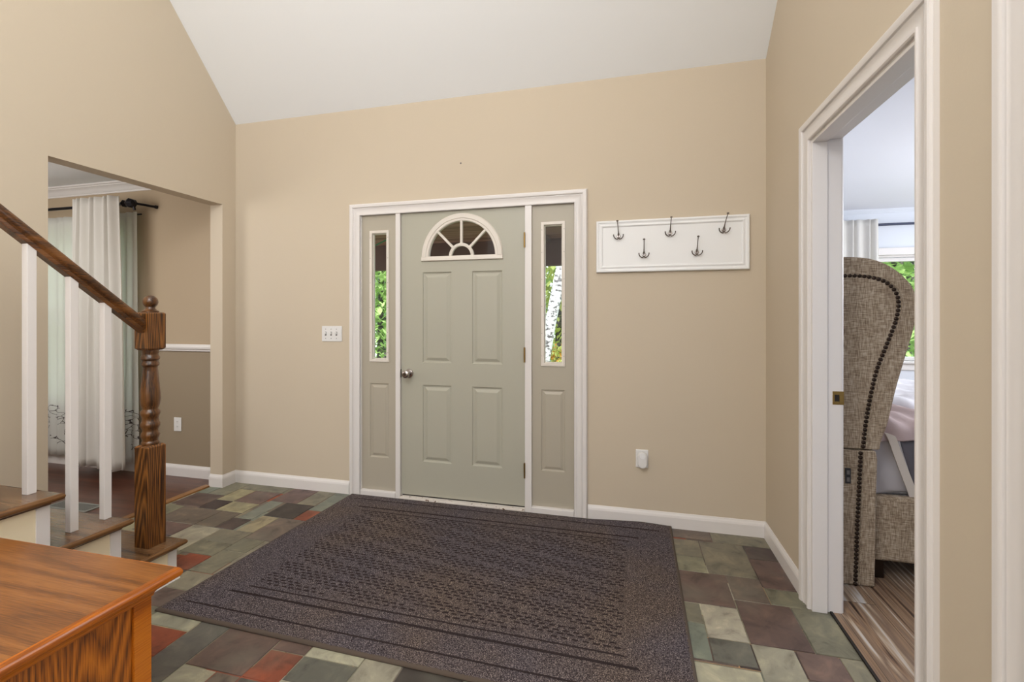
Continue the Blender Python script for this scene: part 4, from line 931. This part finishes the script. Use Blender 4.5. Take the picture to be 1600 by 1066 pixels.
# ------------------------------------------------------------------ outside
struct('ground', MB().box(-30, 30, 3.2, 40, -.7, -.6), 'grass', 'grass yard outside the front door', 'ground', keep=True)
pc = MB().box(-4.5, .78, 3.17, 5.8, 2.30, 2.38); struct('porch_ceiling', pc, 'porch', 'dark board porch ceiling seen through the door glass', 'porch ceiling', keep=True)
struct('porch_floor', MB().box(-4.5, .78, 3.17, 5.9, -.2, -.05), 'porch', 'dark board porch floor', 'porch floor', keep=True)
bmn = MB().box(-4.5, .78, 5.74, 5.86, 1.965, 2.30); struct('porch_beam', bmn, 'porchbeam', 'dark brown porch beam above the yard', 'porch beam', keep=True)
raf = obj('porch_rafter', MB().box(-1.0, -.96, 3.2, 5.75, 2.24, 2.30), 'porchbeam'); tag(raf, 'dark rafter under the porch ceiling', 'rafter')
tag(obj('green_cord', MB().tube([(-3.2, 4.6, 2.0), (-2.69, 4.5, 2.08), (-2.52, 4.5, 2.15), (-2.2, 4.4, 2.285)], .007, 8), 'rope', smooth='auto'), 'green cord slung under the porch ceiling behind the left sidelight', 'cord')
def foliage(c_, rx, ry, rz, n, size, seed):
    r_ = random.Random(seed); mb = MB()
    for _ in range(n):
        while True:
            p = Vector((r_.uniform(-1, 1), r_.uniform(-1, 1), r_.uniform(-1, 1)))
            if .25 < p.length < 1: break
        p = Vector((c_[0] + p.x * rx, c_[1] + p.y * ry, c_[2] + p.z * rz)); s_ = size * r_.uniform(.6, 1.3)
        q = Matrix.Rotation(r_.uniform(0, 6.28), 3, 'Z') @ Matrix.Rotation(r_.uniform(-1.1, 1.1), 3, 'X')
        mb.quad(*[tuple(p + q @ Vector(a) * s_) for a in ((0, -1, 0), (.45, -.3, .08), (.4, .3, .05), (0, 1, -.1), (-.4, .3, .05), (-.45, -.3, .08))])
    return mb
def tree(x, y, h, cr_, m, trunk_r, lean, name, label, n=2600, seed=1, size=.11, barkm='bark', top=None):
    t = empty(name, (x, y, -.6), label, 'tree', 'trees in the front yard')
    obj('trunk', MB().tube([(x, y, -.62), (x + lean * .35, y, h * .3), (x + lean * .75, y, h * .65), (x + lean, y, h)], [trunk_r * 1.15, trunk_r, trunk_r * .85, trunk_r * .5], 12), barkm, t, smooth='auto')
    if n: obj('foliage', foliage((x + lean, y, h * .75), cr_[0], cr_[1], cr_[2], n, size, seed), m, t)
    return t
# birch seen through the right sidelight, leaning right as it rises
bi = empty('birch_tree', (-1.6, 8.6, -.6), 'white birch trunk leaning right behind the right sidelight', 'tree')
obj('trunk', MB().tube([(-1.66, 8.6, -.62), (-1.60, 8.6, .1), (-1.53, 8.6, .55), (-1.42, 8.6, 1.3), (-1.27, 8.6, 2.0), (-1.18, 8.6, 2.4), (-.9, 8.6, 3.6), (-.6, 8.6, 6)], [.13, .095, .09, .105, .115, .11, .10, .07], 16), 'birch', bi, smooth='auto')
obj('foliage', foliage((-.8, 8.6, 4.8), 1.8, 1.0, 1.6, 1500, .1, 40), 'leaf', bi)
tree(-1.75, 11.4, 6.0, (1.3, 1.0, 4.2), 'leafyellow', .08, .25, 'yard_tree', 'thin dark trunk with yellow green leaves behind the birch', 5200, 3, .11)
tree(-2.6, 14.5, 6.5, (2.4, 1.4, 5.0), 'leaf', .13, -.3, 'yard_tree', 'leafy green tree far behind the birch', 6000, 4, .14)
tree(-6.1, 10.5, 5.5, (1.3, 1.2, 4.2), 'leaf', .07, .1, 'yard_tree', 'bright leafy tree behind the left sidelight', 6500, 5, .11)
tree(-8.2, 14.5, 7.0, (2.2, 1.4, 5.4), 'leafdark', .14, .3, 'yard_tree', 'darker tree behind the left sidelight', 5200, 6, .15)
tree(-12.6, 8.6, 5.5, (2.4, 1.6, 4.6), 'leaf', .14, .3, 'yard_tree', 'green tree behind the dining room sheer', 2600, 7, .19)
tree(-17.5, 10.5, 6.5, (2.6, 1.8, 5.0), 'leafdark', .14, .3, 'yard_tree', 'dark green tree left behind the dining room sheer', 2200, 8, .2)
tree(4.7, 10.0, 4.0, (1.5, 1.2, 3.4), 'leaf', .1, .1, 'yard_tree', 'light green tree outside the bedroom window', 5200, 9, .11)
tree(6.6, 13.6, 5.5, (2.2, 1.4, 4.8), 'leafdark', .13, .2, 'yard_tree', 'darker tree farther outside the bedroom window', 5000, 10, .15)
tree(-4.6, 16.8, 6.6, (1.6, 1.2, 4.6), 'leaf', .11, .2, 'yard_tree', 'green tree in the middle of the yard behind the front door', 3800, 14, .14)
tree(1.2, 16.8, 6.6, (1.8, 1.3, 4.6), 'leafdark', .12, -.2, 'yard_tree', 'dark green tree right of the birch', 3800, 15, .14)
tree(-11.4, 13.0, 6.5, (.95, .95, 5.0), 'leafyellow', .12, .2, 'yard_tree', 'yellow green tree in front of the white house', 3400, 16, .16)
sb = empty('rust_shrub', (-1.6, 9.7, -.6), 'yellow and rust coloured shrub at the foot of the birch', 'shrub')
obj('foliage', foliage((-1.45, 9.7, .15), .8, .5, .62, 1500, .06, 12), 'leafyellow', sb); obj('blossom', foliage((-1.45, 9.6, .18), .8, .45, .6, 800, .045, 13), 'leafrust', sb)
hs = empty('neighbour_house', (-9, 18, -.6), 'white sided house behind the trees at left', 'house')
mb = MB()
for i in range(24): z = -.6 + i * .16; mb.prism([(18.0 - .03, z), (18.0, z + .16), (18.4, z + .16), (18.4, z)], lambda u, v, h: (h, u, v), -12, -6.2)
obj('siding', mb, 'siding', hs)
obj('roof', MB().prism([(17.6, 3.2), (19.5, 5.0), (21.4, 3.2)], lambda u, v, h: (h, u, v), -12.3, -5.9), 'bark', hs)
